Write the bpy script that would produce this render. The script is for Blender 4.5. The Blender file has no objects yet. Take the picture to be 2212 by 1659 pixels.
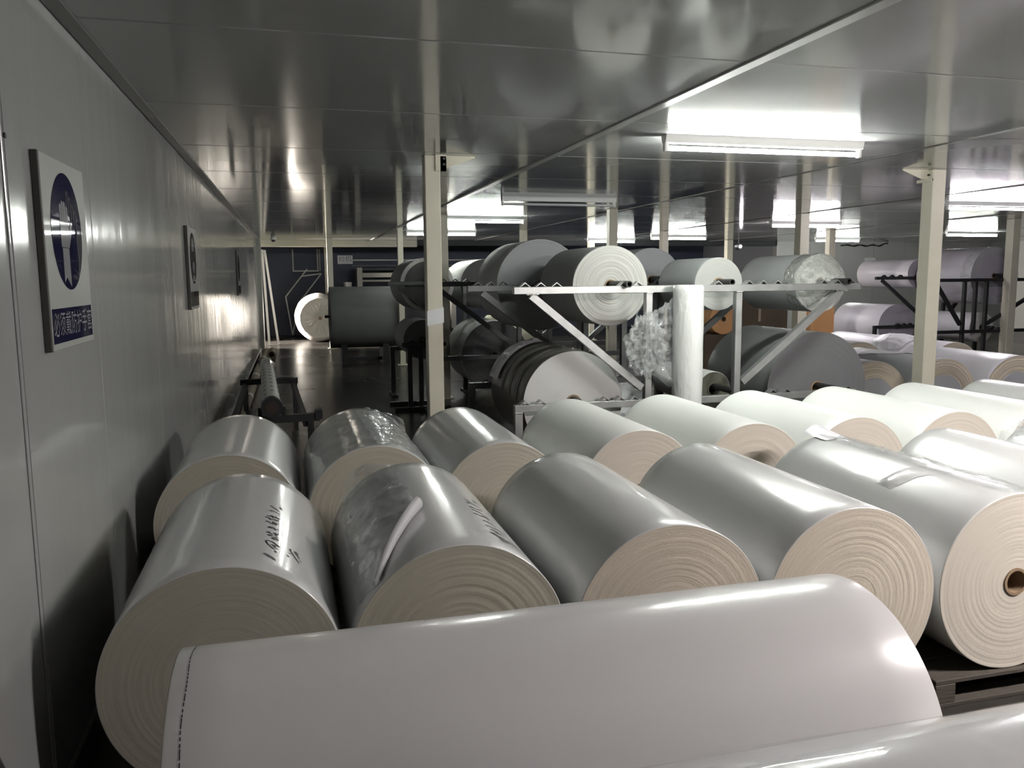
import bpy, bmesh, math, random
from mathutils import Vector, Matrix, noise
random.seed(7)
R = math.radians
SC = bpy.context.scene
COL = SC.collection
H = 1.75                      # eye height above the floor; ceiling is 1.0 m above the eye

# ------------------------------------------------------------------ camera, world, exposure
cam_data = bpy.data.cameras.new('camera')
cam = bpy.data.objects.new('camera', cam_data)
COL.objects.link(cam)
cam_data.sensor_fit = 'HORIZONTAL'
cam_data.sensor_width = 36.0
cam_data.lens = 36.0 * 1790.0 / 2212.0
cam_data.clip_start = 0.02
cam.matrix_world = Matrix([[0.96555, 0.041008, -0.256966, 0], [-0.26009, 0.121215, -0.957946, 0], [-0.008136, 0.991779, 0.127705, 1.75], [0, 0, 0, 1]])
SC.camera = cam
SC.view_settings.view_transform = 'Standard'
SC.view_settings.look = 'None'
SC.view_settings.gamma = 1.0
SC.view_settings.use_curve_mapping = False
SC.view_settings.exposure = 1.58
world = bpy.data.worlds.new('world')
SC.world = world
world.use_nodes = True
world.node_tree.nodes['Background'].inputs[0].default_value = (0.5, 0.6, 0.8, 1)
world.node_tree.nodes['Background'].inputs[1].default_value = 0.0
SC.cycles.max_bounces = 5
SC.cycles.diffuse_bounces = 3
SC.cycles.glossy_bounces = 3
SC.cycles.transmission_bounces = 2
SC.cycles.transparent_max_bounces = 8
SC.cycles.use_adaptive_sampling = True
SC.cycles.adaptive_threshold = 0.065
SC.cycles.adaptive_min_samples = 20
SC.cycles.sample_clamp_indirect = 3.0
SC.cycles.blur_glossy = 1.0
SC.cycles.caustics_reflective = False
SC.cycles.caustics_refractive = False
TUBE_POWER = 95.0             # emission strength of the fluorescent tubes
# warm daylight from the loading door beyond the left wall's far end
dl = bpy.data.lights.new('door_daylight', 'AREA')
dl.shape = 'RECTANGLE'; dl.size = 0.9; dl.size_y = 1.2
dl.energy = 1500.0; dl.color = (1.0, 0.93, 0.86)
dlo = bpy.data.objects.new('door_daylight', dl); COL.objects.link(dlo)
dlo.location = (-4.4, 23.9, 1.9)
dlo.rotation_euler = Vector((1.0, -0.06, -0.22)).to_track_quat('-Z', 'Y').to_euler()

# ------------------------------------------------------------------ materials
def newmat(name):
    m = bpy.data.materials.new(name); m.use_nodes = True
    nt = m.node_tree; p = nt.nodes['Principled BSDF']
    return m, nt, p

def mat(name, base, rough=0.5, metal=0.0, spec=0.5, coat=0.0, coat_rough=0.1, var=0.0, vscale=3.0, rvar=0.0,
        bump=0.0, bscale=40.0, stretch=(1, 1, 1), world_space=False, sheen=0.0, aniso=0.0):
    m, nt, p = newmat(name)
    p.inputs['Base Color'].default_value = (*base, 1)
    p.inputs['Roughness'].default_value = rough
    p.inputs['Metallic'].default_value = metal
    p.inputs['Specular IOR Level'].default_value = spec
    p.inputs['Coat Weight'].default_value = coat
    p.inputs['Coat Roughness'].default_value = coat_rough
    p.inputs['Anisotropic'].default_value = aniso
    N = nt.nodes.new; L = nt.links.new
    if var or bump or rvar:
        if world_space:
            src = N('ShaderNodeNewGeometry').outputs['Position']
        else:
            src = N('ShaderNodeTexCoord').outputs['Object']
        mp = N('ShaderNodeMapping'); mp.inputs['Scale'].default_value = stretch
        L(src, mp.inputs['Vector'])
    if var or rvar:
        n = N('ShaderNodeTexNoise'); n.inputs['Scale'].default_value = vscale; n.inputs['Detail'].default_value = 5
        L(mp.outputs[0], n.inputs['Vector'])
        if var:
            r = N('ShaderNodeMapRange'); r.inputs['To Min'].default_value = 1 - var; r.inputs['To Max'].default_value = 1 + var * 0.6
            L(n.outputs['Fac'], r.inputs['Value'])
            mx = N('ShaderNodeVectorMath'); mx.operation = 'SCALE'; mx.inputs[0].default_value = base
            L(r.outputs[0], mx.inputs['Scale']); L(mx.outputs[0], p.inputs['Base Color'])
        if rvar:
            r = N('ShaderNodeMapRange'); r.inputs['To Min'].default_value = max(0.02, rough - rvar); r.inputs['To Max'].default_value = rough + rvar
            L(n.outputs['Fac'], r.inputs['Value']); L(r.outputs[0], p.inputs['Roughness'])
    if bump:
        n2 = N('ShaderNodeTexNoise'); n2.inputs['Scale'].default_value = bscale; n2.inputs['Detail'].default_value = 3
        L(mp.outputs[0], n2.inputs['Vector'])
        b = N('ShaderNodeBump'); b.inputs['Strength'].default_value = bump; b.inputs['Distance'].default_value = 0.01
        L(n2.outputs['Fac'], b.inputs['Height']); L(b.outputs[0], p.inputs['Normal'])
    return m

def facemat(name, base, dark, ringscale=40.0, var=0.5, rough=0.85, fuzz=0.25):
    """layered paper edge: concentric rings by radius in the face's own box, fuzz by noise"""
    m, nt, p = newmat(name); N = nt.nodes.new; L = nt.links.new
    p.inputs['Roughness'].default_value = rough; p.inputs['Specular IOR Level'].default_value = 0.2
    g = N('ShaderNodeTexCoord').outputs['Generated']
    s = N('ShaderNodeVectorMath'); s.operation = 'SUBTRACT'; s.inputs[1].default_value = (0.5, 0.5, 0.5); L(g, s.inputs[0])
    k = N('ShaderNodeVectorMath'); k.operation = 'MULTIPLY'; k.inputs[1].default_value = (1, 0, 1); L(s.outputs[0], k.inputs[0])
    ln = N('ShaderNodeVectorMath'); ln.operation = 'LENGTH'; L(k.outputs[0], ln.inputs[0])
    w = N('ShaderNodeTexNoise'); w.noise_dimensions = '1D'; w.inputs['Scale'].default_value = ringscale; w.inputs['Detail'].default_value = 6
    w.inputs['Roughness'].default_value = 0.7
    L(ln.outputs['Value'], w.inputs['W'])
    n = N('ShaderNodeTexNoise'); n.inputs['Scale'].default_value = 6.0; n.inputs['Detail'].default_value = 6; L(s.outputs[0], n.inputs['Vector'])
    a = N('ShaderNodeMath'); a.operation = 'MULTIPLY_ADD'; a.inputs[1].default_value = 0.45; L(n.outputs['Fac'], a.inputs[0]); L(w.outputs['Fac'], a.inputs[2])
    r = N('ShaderNodeMapRange'); r.inputs['From Min'].default_value = 0.42; r.inputs['From Max'].default_value = 0.95
    r.inputs['To Min'].default_value = 0; r.inputs['To Max'].default_value = var; L(a.outputs[0], r.inputs['Value'])
    mx = N('ShaderNodeMix'); mx.data_type = 'RGBA'; mx.inputs['A'].default_value = (*base, 1); mx.inputs['B'].default_value = (*dark, 1)
    L(r.outputs[0], mx.inputs['Factor']); L(mx.outputs['Result'], p.inputs['Base Color'])
    n2 = N('ShaderNodeTexNoise'); n2.inputs['Scale'].default_value = 45.0; n2.inputs['Detail'].default_value = 4; L(s.outputs[0], n2.inputs['Vector'])
    a2 = N('ShaderNodeMath'); a2.operation = 'MULTIPLY_ADD'; a2.inputs[1].default_value = 0.8; L(n2.outputs['Fac'], a2.inputs[0]); L(w.outputs['Fac'], a2.inputs[2])
    b = N('ShaderNodeBump'); b.inputs['Strength'].default_value = fuzz; b.inputs['Distance'].default_value = 0.012
    L(a2.outputs[0], b.inputs['Height']); L(b.outputs[0], p.inputs['Normal'])
    return m

def filmmat(name, tint=(0.9, 0.92, 0.92), opac=0.25, rough=0.12, bump=0.4, bscale=14.0):
    """thin clear plastic: part see-through, part glossy"""
    m, nt, p = newmat(name); N = nt.nodes.new; L = nt.links.new
    out = nt.nodes['Material Output']
    p.inputs['Base Color'].default_value = (*tint, 1); p.inputs['Roughness'].default_value = rough
    p.inputs['Specular IOR Level'].default_value = 1.0; p.inputs['Coat Weight'].default_value = 1.0; p.inputs['Coat Roughness'].default_value = 0.05
    t = N('ShaderNodeBsdfTransparent'); t.inputs[0].default_value = (0.95, 0.96, 0.96, 1)
    mix = N('ShaderNodeMixShader')
    n = N('ShaderNodeTexNoise'); n.inputs['Scale'].default_value = bscale; n.inputs['Detail'].default_value = 5
    tc = N('ShaderNodeTexCoord'); L(tc.outputs['Object'], n.inputs['Vector'])
    r = N('ShaderNodeMapRange'); r.inputs['From Min'].default_value = 0.35; r.inputs['From Max'].default_value = 0.75
    r.inputs['To Min'].default_value = opac * 0.5; r.inputs['To Max'].default_value = min(1, opac * 1.9)
    L(n.outputs['Fac'], r.inputs['Value']); L(r.outputs[0], mix.inputs[0])
    b = N('ShaderNodeBump'); b.inputs['Strength'].default_value = bump; b.inputs['Distance'].default_value = 0.02
    L(n.outputs['Fac'], b.inputs['Height']); L(b.outputs[0], p.inputs['Normal'])
    L(t.outputs[0], mix.inputs[1]); L(p.outputs[0], mix.inputs[2]); L(mix.outputs[0], out.inputs['Surface'])
    return m

def emimat(name, col, strength):
    m, nt, p = newmat(name)
    p.inputs['Base Color'].default_value = (0.9, 0.9, 0.9, 1)
    p.inputs['Emission Color'].default_value = (*col, 1); p.inputs['Emission Strength'].default_value = strength
    return m

M = {}
M['ceil'] = mat('ceiling_panel_steel', (0.34, 0.345, 0.34), 0.11, spec=1.0, bump=0.05, bscale=1.6, stretch=(0.35, 1.0, 1), world_space=True, rvar=0.05, vscale=1.2)
M['wall'] = mat('wall_panel_steel', (0.41, 0.415, 0.405), 0.12, spec=0.85, bump=0.22, bscale=3.6, stretch=(1, 1.5, 0.08), world_space=True, var=0.04, vscale=1.5, rvar=0.05)
M['wall_far'] = mat('far_wall_panel', (0.42, 0.42, 0.41), 0.35, var=0.08, vscale=2, world_space=True)
M['trim'] = mat('grey_trim', (0.16, 0.165, 0.155), 0.4, spec=0.5)
M['trim_light'] = mat('light_trim', (0.36, 0.37, 0.35), 0.32)
M['joint'] = mat('joint_backing', (0.06, 0.06, 0.058), 0.8)
M['floor'] = mat('floor_concrete', (0.036, 0.033, 0.029), 0.26, spec=0.13, var=0.25, vscale=0.8, bump=0.05, bscale=20, world_space=True, rvar=0.08)
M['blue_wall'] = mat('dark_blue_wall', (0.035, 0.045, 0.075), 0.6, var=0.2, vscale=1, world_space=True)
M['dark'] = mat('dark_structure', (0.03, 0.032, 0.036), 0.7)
M['column'] = mat('cream_column_paint', (0.58, 0.555, 0.45), 0.5, var=0.12, vscale=4, world_space=True, bump=0.04, bscale=60)
M['bolt'] = mat('dark_bolt', (0.05, 0.05, 0.045), 0.5, metal=0.6)
M['housing'] = mat('fixture_housing', (0.75, 0.76, 0.74), 0.35)
M['cap'] = mat('lamp_holder_plastic', (0.7, 0.7, 0.68), 0.4)
M['tube_off'] = mat('unlit_tube_glass', (0.8, 0.8, 0.8), 0.2)
M['tube_green'] = emimat('lit_tube_cool_white', (0.95, 1.0, 0.93), TUBE_POWER)
M['tube_main'] = emimat('lit_tube_main', (0.95, 1.0, 0.94), TUBE_POWER * 1.0)
M['tube_far'] = emimat('lit_tube_dim_white', (0.97, 1.0, 0.95), TUBE_POWER * 0.6)
M['tube_pink'] = emimat('lit_tube_warm_white', (1.0, 0.93, 0.91), TUBE_POWER * 2.6)
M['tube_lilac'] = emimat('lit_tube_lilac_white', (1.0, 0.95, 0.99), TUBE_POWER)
M['film'] = mat('pearl_film', (0.60, 0.61, 0.60), 0.27, spec=0.6, coat=0.5, coat_rough=0.09, var=0.03, vscale=2.5, bump=0.012, bscale=120, stretch=(1, 0.05, 1))
M['film_w'] = mat('white_film', (0.74, 0.75, 0.72), 0.42, spec=0.5, coat=0.12, coat_rough=0.2, var=0.03, vscale=2.5)
M['film_pink'] = mat('white_paper_film', (0.76, 0.745, 0.74), 0.28, spec=0.55, coat=0.4, coat_rough=0.13, var=0.02, vscale=2)
M['paper'] = mat('white_paper', (0.70, 0.70, 0.68), 0.6, spec=0.3, var=0.05, vscale=3)
M['grey_paper'] = mat('grey_paper', (0.38, 0.39, 0.39), 0.55, spec=0.35, var=0.14, vscale=4)
M['drum_grey'] = mat('drum_grey_paper', (0.15, 0.155, 0.15), 0.55, spec=0.35, var=0.2, vscale=3)
M['grey_mid'] = mat('mid_grey_paper', (0.34, 0.35, 0.355), 0.55, spec=0.35, var=0.08, vscale=3)
M['brown_wrap'] = mat('dark_brown_wrap', (0.13, 0.125, 0.11), 0.32, spec=0.6, var=0.2, vscale=6, bump=0.15, bscale=10)
M['lilac'] = mat('lilac_white_paper', (0.66, 0.63, 0.68), 0.38, spec=0.5, var=0.08, vscale=5)
M['lilac_gray'] = mat('lilac_grey_wrap', (0.58, 0.555, 0.60), 0.3, spec=0.7, var=0.12, vscale=6, bump=0.12, bscale=14)
M['f_beige'] = facemat('beige_layered_edge', (0.50, 0.475, 0.395), (0.33, 0.305, 0.245), 150, 0.5, fuzz=0.14)
M['f_beige2'] = facemat('pinkish_layered_edge', (0.54, 0.50, 0.435), (0.41, 0.375, 0.315), 110, 0.45, fuzz=0.16)
M['f_tan'] = facemat('tan_ragged_edge', (0.68, 0.61, 0.51), (0.42, 0.365, 0.29), 110, 0.5, fuzz=0.38)
M['f_white'] = facemat('white_ringed_edge', (0.49, 0.485, 0.455), (0.29, 0.285, 0.27), 26, 0.75, fuzz=0.2)
M['f_plain'] = facemat('plain_white_edge', (0.56, 0.555, 0.54), (0.46, 0.455, 0.44), 8, 0.2, fuzz=0.02)
M['f_grey'] = facemat('grey_edge', (0.27, 0.275, 0.285), (0.20, 0.205, 0.215), 8, 0.5, fuzz=0.05)
M['f_small'] = facemat('small_roll_white_edge', (0.33, 0.328, 0.31), (0.28, 0.327, 0.31), 8, 0.2, fuzz=0.02)
M['f_big'] = facemat('huge_roll_grey_edge', (0.155, 0.157, 0.16), (0.115, 0.117, 0.12), 5, 0.6, fuzz=0.03)
M['big_grey'] = mat('huge_roll_grey_paper', (0.15, 0.155, 0.15), 0.5, spec=0.4, var=0.1, vscale=3)
M['f_dark'] = facemat('dark_grey_edge', (0.16, 0.165, 0.165), (0.10, 0.10, 0.10), 10, 0.5, fuzz=0.05)
M['f_two'] = facemat('chipped_beige_edge', (0.56, 0.50, 0.40), (0.30, 0.26, 0.20), 12, 0.6, fuzz=0.7)
M['f_lilac'] = facemat('lilac_grey_edge', (0.36, 0.345, 0.39), (0.27, 0.26, 0.30), 8, 0.5, fuzz=0.05)
M['core'] = mat('cardboard_core', (0.24, 0.165, 0.10), 0.8, var=0.2, vscale=12)
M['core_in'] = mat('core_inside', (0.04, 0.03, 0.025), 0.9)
M['shaft'] = mat('dark_steel_shaft', (0.035, 0.036, 0.035), 0.4, metal=0.4)
M['steel'] = mat('galvanised_steel', (0.46, 0.47, 0.46), 0.38, metal=0.75, var=0.3, vscale=9, rvar=0.12, bump=0.05, bscale=50)
M['steel_dark'] = mat('dark_rack_steel', (0.10, 0.105, 0.105), 0.45, metal=0.5, var=0.25, vscale=6)
M['black'] = mat('black_steel', (0.018, 0.019, 0.02), 0.5, metal=0.2)
M['weld'] = mat('weld_bead', (0.62, 0.62, 0.60), 0.3, metal=0.9, bump=0.6, bscale=80)
M['wood'] = mat('dark_pallet_wood', (0.055, 0.047, 0.036), 0.85, var=0.4, vscale=5, stretch=(0.5, 4, 4), bump=0.2, bscale=30)
M['tubewrap'] = mat('bubble_wrap_white', (0.74, 0.76, 0.74), 0.25, spec=0.7, coat=0.5, coat_rough=0.1, var=0.08, vscale=8, bump=0.8, bscale=22, stretch=(1, 1, 0.4))
M['clear'] = filmmat('clear_stretch_film', opac=0.22)
M['clear2'] = filmmat('cloudy_plastic_film', tint=(0.66, 0.68, 0.68), opac=0.42, rough=0.14, bump=0.22, bscale=5)
M['hood'] = filmmat('grey_crumpled_hood', tint=(0.42, 0.43, 0.39), opac=0.5, rough=0.08, bump=0.8, bscale=16)
M['crinkle'] = filmmat('shiny_crinkled_film', tint=(0.62, 0.64, 0.63), opac=0.36, rough=0.04, bump=0.9, bscale=16)
M['curl'] = mat('curled_sheet_grey', (0.46, 0.455, 0.46), 0.5)
M['crumple'] = filmmat('crumpled_clear_film', tint=(0.66, 0.68, 0.66), opac=0.21, rough=0.06, bump=0.7, bscale=24)
M['gloss_wrap'] = filmmat('glossy_loose_wrap', tint=(0.80, 0.79, 0.80), opac=0.30, rough=0.05, bump=0.05, bscale=2.0)
M['sheet'] = mat('white_plastic_sheet', (0.70, 0.69, 0.72), 0.35, spec=0.6, bump=0.25, bscale=9)
M['wrapcloth'] = mat('white_woven_wrap', (0.52, 0.50, 0.46), 0.6, var=0.06, vscale=6, bump=0.3, bscale=18)
M['ink'] = mat('black_marker_ink', (0.012, 0.012, 0.013), 0.5)
M['ink_soft'] = mat('faded_ink', (0.16, 0.16, 0.16), 0.5)
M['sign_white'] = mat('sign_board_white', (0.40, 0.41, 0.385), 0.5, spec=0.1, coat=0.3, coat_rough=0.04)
M['sign_symbol'] = mat('sign_pale_print', (0.27, 0.27, 0.28), 0.5, spec=0.0, coat=0.3, coat_rough=0.04)
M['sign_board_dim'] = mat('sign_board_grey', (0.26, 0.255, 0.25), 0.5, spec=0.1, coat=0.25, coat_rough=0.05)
M['sign_blue'] = mat('sign_navy_print', (0.016, 0.016, 0.045), 0.5, spec=0.0, coat=0.30, coat_rough=0.03)
M['sign_gray'] = mat('sign_dark_print', (0.045, 0.04, 0.04), 0.5, spec=0.0, coat=0.2, coat_rough=0.05)
M['sign_edge'] = mat('sign_dark_edge', (0.06, 0.058, 0.05), 0.6)
M['note'] = mat('white_note_paper', (0.66, 0.67, 0.68), 0.6)
M['kraft'] = mat('orange_kraft_paper', (0.62, 0.33, 0.14), 0.6, var=0.15, vscale=5)
M['brown_box'] = mat('dark_brown_carton', (0.075, 0.055, 0.035), 0.8, var=0.2, vscale=4)
M['cardboard'] = mat('cardboard_tube', (0.30, 0.25, 0.19), 0.75, var=0.2, vscale=10)
M['perf'] = mat('perforated_white_pipe', (0.55, 0.55, 0.53), 0.45, var=0.1, vscale=10)
M['cream_machine'] = mat('cream_machine_paint', (0.34, 0.33, 0.29), 0.5, var=0.1, vscale=3)
M['plank'] = mat('white_plank_paint', (0.60, 0.585, 0.56), 0.6, var=0.15, vscale=6)
M['bucket'] = mat('white_bucket', (0.45, 0.44, 0.43), 0.5)
M['olive'] = mat('olive_core_end', (0.10, 0.10, 0.075), 0.5, var=0.3, vscale=8)
M['yellow_cloth'] = mat('yellowish_plastic', (0.48, 0.46, 0.34), 0.5, var=0.2, vscale=6)

# ------------------------------------------------------------------ mesh helpers
class MB:
    def __init__(s): s.v = []; s.f = []
    def add(s, vs, fs):
        o = len(s.v); s.v += [tuple(v) for v in vs]; s.f += [tuple(i + o for i in f) for f in fs]; return s
    def box(s, x0, x1, y0, y1, z0, z1, bev=0.0):
        if bev:
            b = min(bev, (x1 - x0) * .45, (y1 - y0) * .45, (z1 - z0) * .45)
            bm = bmesh.new(); bmesh.ops.create_cube(bm, size=1.0)
            for v in bm.verts:
                v.co = ((x0 + x1) / 2 + v.co.x * (x1 - x0), (y0 + y1) / 2 + v.co.y * (y1 - y0), (z0 + z1) / 2 + v.co.z * (z1 - z0))
            bmesh.ops.bevel(bm, geom=bm.edges[:], offset=b, segments=1, affect='EDGES', profile=0.5)
            bm.verts.index_update()
            s.add([v.co[:] for v in bm.verts], [[v.index for v in f.verts] for f in bm.faces]); bm.free(); return s
        vs = [(x, y, z) for x in (x0, x1) for y in (y0, y1) for z in (z0, z1)]
        return s.add(vs, [(0, 1, 3, 2), (4, 6, 7, 5), (0, 4, 5, 1), (2, 3, 7, 6), (0, 2, 6, 4), (1, 5, 7, 3)])
    def bar(s, p, q, w, h, up=(0, 1, 0)):
        p = Vector(p); q = Vector(q); d = (q - p).normalized(); u = Vector(up); a = d.cross(u).normalized(); b = a.cross(d).normalized()
        vs = [c + a * sx * w / 2 + b * sy * h / 2 for c in (p, q) for sx, sy in ((-1, -1), (1, -1), (1, 1), (-1, 1))]
        return s.add(vs, [(3, 2, 1, 0), (4, 5, 6, 7), (0, 1, 5, 4), (1, 2, 6, 5), (2, 3, 7, 6), (3, 0, 4, 7)])
    def tube(s, pts, rad, n=12, caps=True):
        pts = [Vector(p) for p in pts]; rr = rad if isinstance(rad, (list, tuple)) else [rad] * len(pts)
        d0 = (pts[1] - pts[0]).normalized(); a = d0.orthogonal().normalized(); o = len(s.v); k = len(pts)
        for i, p in enumerate(pts):
            d = (pts[min(i + 1, k - 1)] - pts[max(i - 1, 0)]).normalized(); a = (a - d * a.dot(d)).normalized(); b = d.cross(a)
            for j in range(n):
                t = 2 * math.pi * j / n; s.v.append(tuple(p + (a * math.cos(t) + b * math.sin(t)) * rr[i]))
        for i in range(k - 1):
            for j in range(n):
                j2 = (j + 1) % n; s.f.append((o + i * n + j, o + i * n + j2, o + (i + 1) * n + j2, o + (i + 1) * n + j))
        if caps:
            s.f.append(tuple(o + j for j in range(n))[::-1]); s.f.append(tuple(o + (k - 1) * n + j for j in range(n)))
        return s
    def lathe(s, prof, n=64, c=(0, 0), wob=None, closed=False):
        """revolve (radius, y) about the Y axis through (c[0], c[1]) in x, z"""
        o = len(s.v); k = len(prof)
        for i, (r, y) in enumerate(prof):
            for j in range(n):
                t = 2 * math.pi * j / n; rr = r + (wob(t, y) if wob else 0)
                s.v.append((c[0] + rr * math.sin(t), y, c[1] + rr * math.cos(t)))
        for i in range(k if closed else k - 1):
            i2 = (i + 1) % k
            for j in range(n):
                j2 = (j + 1) % n; s.f.append((o + i * n + j, o + i * n + j2, o + i2 * n + j2, o + i2 * n + j))
        return s
    def grid(s, fn, nu, nv):
        o = len(s.v)
        for i in range(nu + 1):
            for j in range(nv + 1): s.v.append(tuple(fn(i / nu, j / nv)))
        for i in range(nu):
            for j in range(nv):
                a = o + i * (nv + 1) + j; s.f.append((a, a + 1, a + nv + 2, a + nv + 1))
        return s
    def prism(s, pts, depth):
        """pts: 3D loop, depth: offset vector"""
        n = len(pts); d = Vector(depth); vs = [Vector(p) for p in pts] + [Vector(p) + d for p in pts]
        return s.add(vs, [tuple(range(n))[::-1], tuple(range(n, 2 * n))] + [(i, (i + 1) % n, n + (i + 1) % n, n + i) for i in range(n)])
    def build(s, name, m, parent=None, angle=35.0, loc=None):
        me = bpy.data.meshes.new(name); me.from_pydata(s.v, [], s.f)
        bm = bmesh.new(); bm.from_mesh(me); bmesh.ops.recalc_face_normals(bm, faces=bm.faces); bm.to_mesh(me); bm.free()
        me.materials.append(m if not isinstance(m, str) else M[m])
        if angle:
            me.polygons.foreach_set('use_smooth', [True] * len(me.polygons)); me.set_sharp_from_angle(angle=R(angle))
        ob = bpy.data.objects.new(name, me); COL.objects.link(ob)
        if loc is not None: ob.location = loc
        if parent is not None: ob.parent = parent
        return ob

def tag(o, label=None, cat=None, group=None, kind=None):
    if label: o['label'] = label
    if cat: o['category'] = cat
    if group: o['group'] = group
    if kind: o['kind'] = kind
    return o
def thing(name, label, cat, loc=(0, 0, 0), rz=0.0, group=None):
    o = bpy.data.objects.new(name, None); COL.objects.link(o); o.empty_display_size = 0.1
    o.location = loc; o.rotation_euler = (0, 0, rz); return tag(o, label, cat, group)
def linkcopy(ob, parent, loc):
    c = ob.copy(); COL.objects.link(c); c.parent = parent; c.location = loc; return c

# ------------------------------------------------------------------ the room shell
fl = MB().box(-3.5, 23, -4.5, 28, -0.2, 0.0).build('floor', 'floor', angle=0); tag(fl, kind='structure')
ce = MB().box(-1.2, 22.4, -4.4, 22.36, 2.768, 2.95).build('ceiling', 'joint', angle=0); tag(ce, kind='structure')
XB = [-0.84, 2.17, 4.97, 8.2, 12.0, 16.0, 19.6, 22.3]
YB = [3.64 + 1.56 * k for k in range(-5, 13)]
for i in range(len(XB) - 1):
    pm = None
    for j in range(len(YB) - 1):
        if pm is None:
            pm = MB().box(0.003, XB[i + 1] - XB[i] - 0.003, 0.005, 1.555, 0, 0.02, bev=0.006).build('ceiling_panel', 'ceil', ce, angle=0)
            pm.location = (XB[i], YB[j], 2.75)
        else:
            linkcopy(pm, ce, (XB[i], YB[j], 2.75))
for k, x in enumerate(XB[1:-1]):
    hw = 0.036 if k == 0 else 0.016
    t = MB().box(x - hw, x + hw, -4.3, 22.3, 2.738 if k == 0 else 2.744, 2.752, bev=0.003)
    tag(t.build('trim_%d' % (k + 1), 'trim_light' if k == 0 else 'trim', angle=0), kind='structure')

WALL_A = -0.006                           # the left wall is not quite parallel to the roll rows
WX = -0.818
def wallpt(y, off=0.0, z=0.0): return (WX - WALL_A * y + off, y, z)
wl = MB().box(-0.22, -0.014, -4.4, 21.3, 0, 2.8).build('wall_left', 'joint', angle=0); tag(wl, kind='structure')
wl.location = (WX, 0, 0); wl.rotation_euler = (0, 0, WALL_A)
seams = [-4.4, -3.4, -1.84, -0.28, 1.28, 2.84, 3.93] + [3.93 + 1.56 * k for k in range(1, 12)] + [21.3]
for a, b in zip(seams[:-1], seams[1:]):
    wp = MB().box(-0.02, 0.0, a - (a + b) / 2 + 0.003, b - (a + b) / 2 - 0.003, 0.0, 2.727, bev=0.003).build('wall_panel', 'wall', wl, angle=0)
    wp.location = (0, (a + b) / 2, 0)
    if a > 5: wp.rotation_euler = (0, 0, random.uniform(-0.004, 0.004) * (2.2 if a > 8 else 1))     # panels hang slightly out of true
js = MB().box(0.0, 0.006, 2.815, 2.86, 0, 2.745, bev=0.002).box(0.006, 0.009, 2.833, 2.842, 0, 2.745)
js.build('joint_strip', 'wall', wl, angle=0)
MB().lathe([(0.0, 0), (0.009, 0.0), (0.009, 0.006), (0, 0.006)], 10).build('rivet', 'bolt', wl).matrix_local = Matrix.Translation((0.006, 2.838, H + 0.43)) @ Matrix.Rotation(R(-90), 4, 'Z')
cv = MB().prism([(0.0, 0, 2.728), (0.008, 0, 2.728), (0.055, 0, 2.741), (0.055, 0, 2.75), (0.0, 0, 2.75)], (0, 25.6, 0)).build('trim_8', 'trim', angle=0)
cv.location = (WX, -4.3, 0); cv.rotation_euler = (0, 0, WALL_A); tag(cv, kind='structure')
cv.location = (WX + 4.3 * WALL_A, -4.3, 0)
bb = MB().box(0.0, 0.02, -4.3, 21.2, 0, 0.09, bev=0.004).build('baseboard_left', 'trim', angle=0); tag(bb, kind='structure')
bb.location = (WX, 0, 0); bb.rotation_euler = (0, 0, WALL_A)
# wall behind the photographer, right wall, back wall and the dark hall beyond the lintel
wb = MB().box(-1.3, 22.4, -4.6, -4.4, 0, 2.9).build('wall_front', 'wall_far', angle=0); tag(wb, kind='structure')
wr = MB().box(22.2, 22.4, -4.5, 27.2, 0, 3.8).build('wall_right', 'wall_far', angle=0); tag(wr, kind='structure')
wk = MB().box(14.3, 22.3, 22.36, 22.55, 0, 2.9).build('wall_back', 'joint', angle=0); tag(wk, kind='structure')
for k in range(7):
    x = 14.3 + k * 1.14 + (0.72 - 0.0) * 0
    MB().box(x + 0.003, x + 1.137, 22.335, 22.36, 0, 2.76, bev=0.003).build('wall_panel', 'wall_far', wk, angle=0)
be = MB().box(-0.9, 3.4, 22.36, 22.55, 2.58, 2.95, bev=0.006).build('trim_9', 'column', angle=0); tag(be, kind='structure')
be2 = MB().box(3.4, 14.3, 22.40, 22.55, 2.62, 2.95, bev=0.006).build('trim_11', 'dark', angle=0); tag(be2, kind='structure')
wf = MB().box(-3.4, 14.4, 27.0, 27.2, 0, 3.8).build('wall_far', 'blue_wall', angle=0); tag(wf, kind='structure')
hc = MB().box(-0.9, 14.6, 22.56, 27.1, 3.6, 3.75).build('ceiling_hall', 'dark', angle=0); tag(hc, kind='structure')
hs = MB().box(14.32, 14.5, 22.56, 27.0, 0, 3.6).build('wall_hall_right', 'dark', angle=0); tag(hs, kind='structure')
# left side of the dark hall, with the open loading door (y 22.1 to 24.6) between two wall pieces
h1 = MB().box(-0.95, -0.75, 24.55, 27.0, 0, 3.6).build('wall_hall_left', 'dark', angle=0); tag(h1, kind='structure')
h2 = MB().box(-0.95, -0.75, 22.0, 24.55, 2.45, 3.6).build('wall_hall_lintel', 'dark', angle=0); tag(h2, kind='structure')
jb = MB().box(-0.86, -0.60, 21.3, 22.05, 0, 2.76, bev=0.006).build('trim_10', 'trim_light', angle=0); tag(jb, kind='structure')
# panels and rails on the far dark wall
MB().box(0.18, 0.22, 26.97, 27.0, H + 0.25, H + 0.92).box(0.18, 0.98, 26.97, 27.0, H + 0.23, H + 0.27).box(0.93, 0.97, 26.97, 27.0, H + 0.25, H + 0.92).box(1.0, 1.03, 26.97, 27.0, H + 0.25, H + 0.92).build('window_frame', 'trim_light', wf, angle=0)
MB().box(2.0, 9.5, 26.93, 27.0, H + 0.56, H + 0.60).build('wall_rail', 'trim_light', wf, angle=0)
MB().box(2.0, 9.5, 26.95, 27.0, H + 0.40, H + 0.42).build('wall_rail', 'trim', wf, angle=0)

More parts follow.
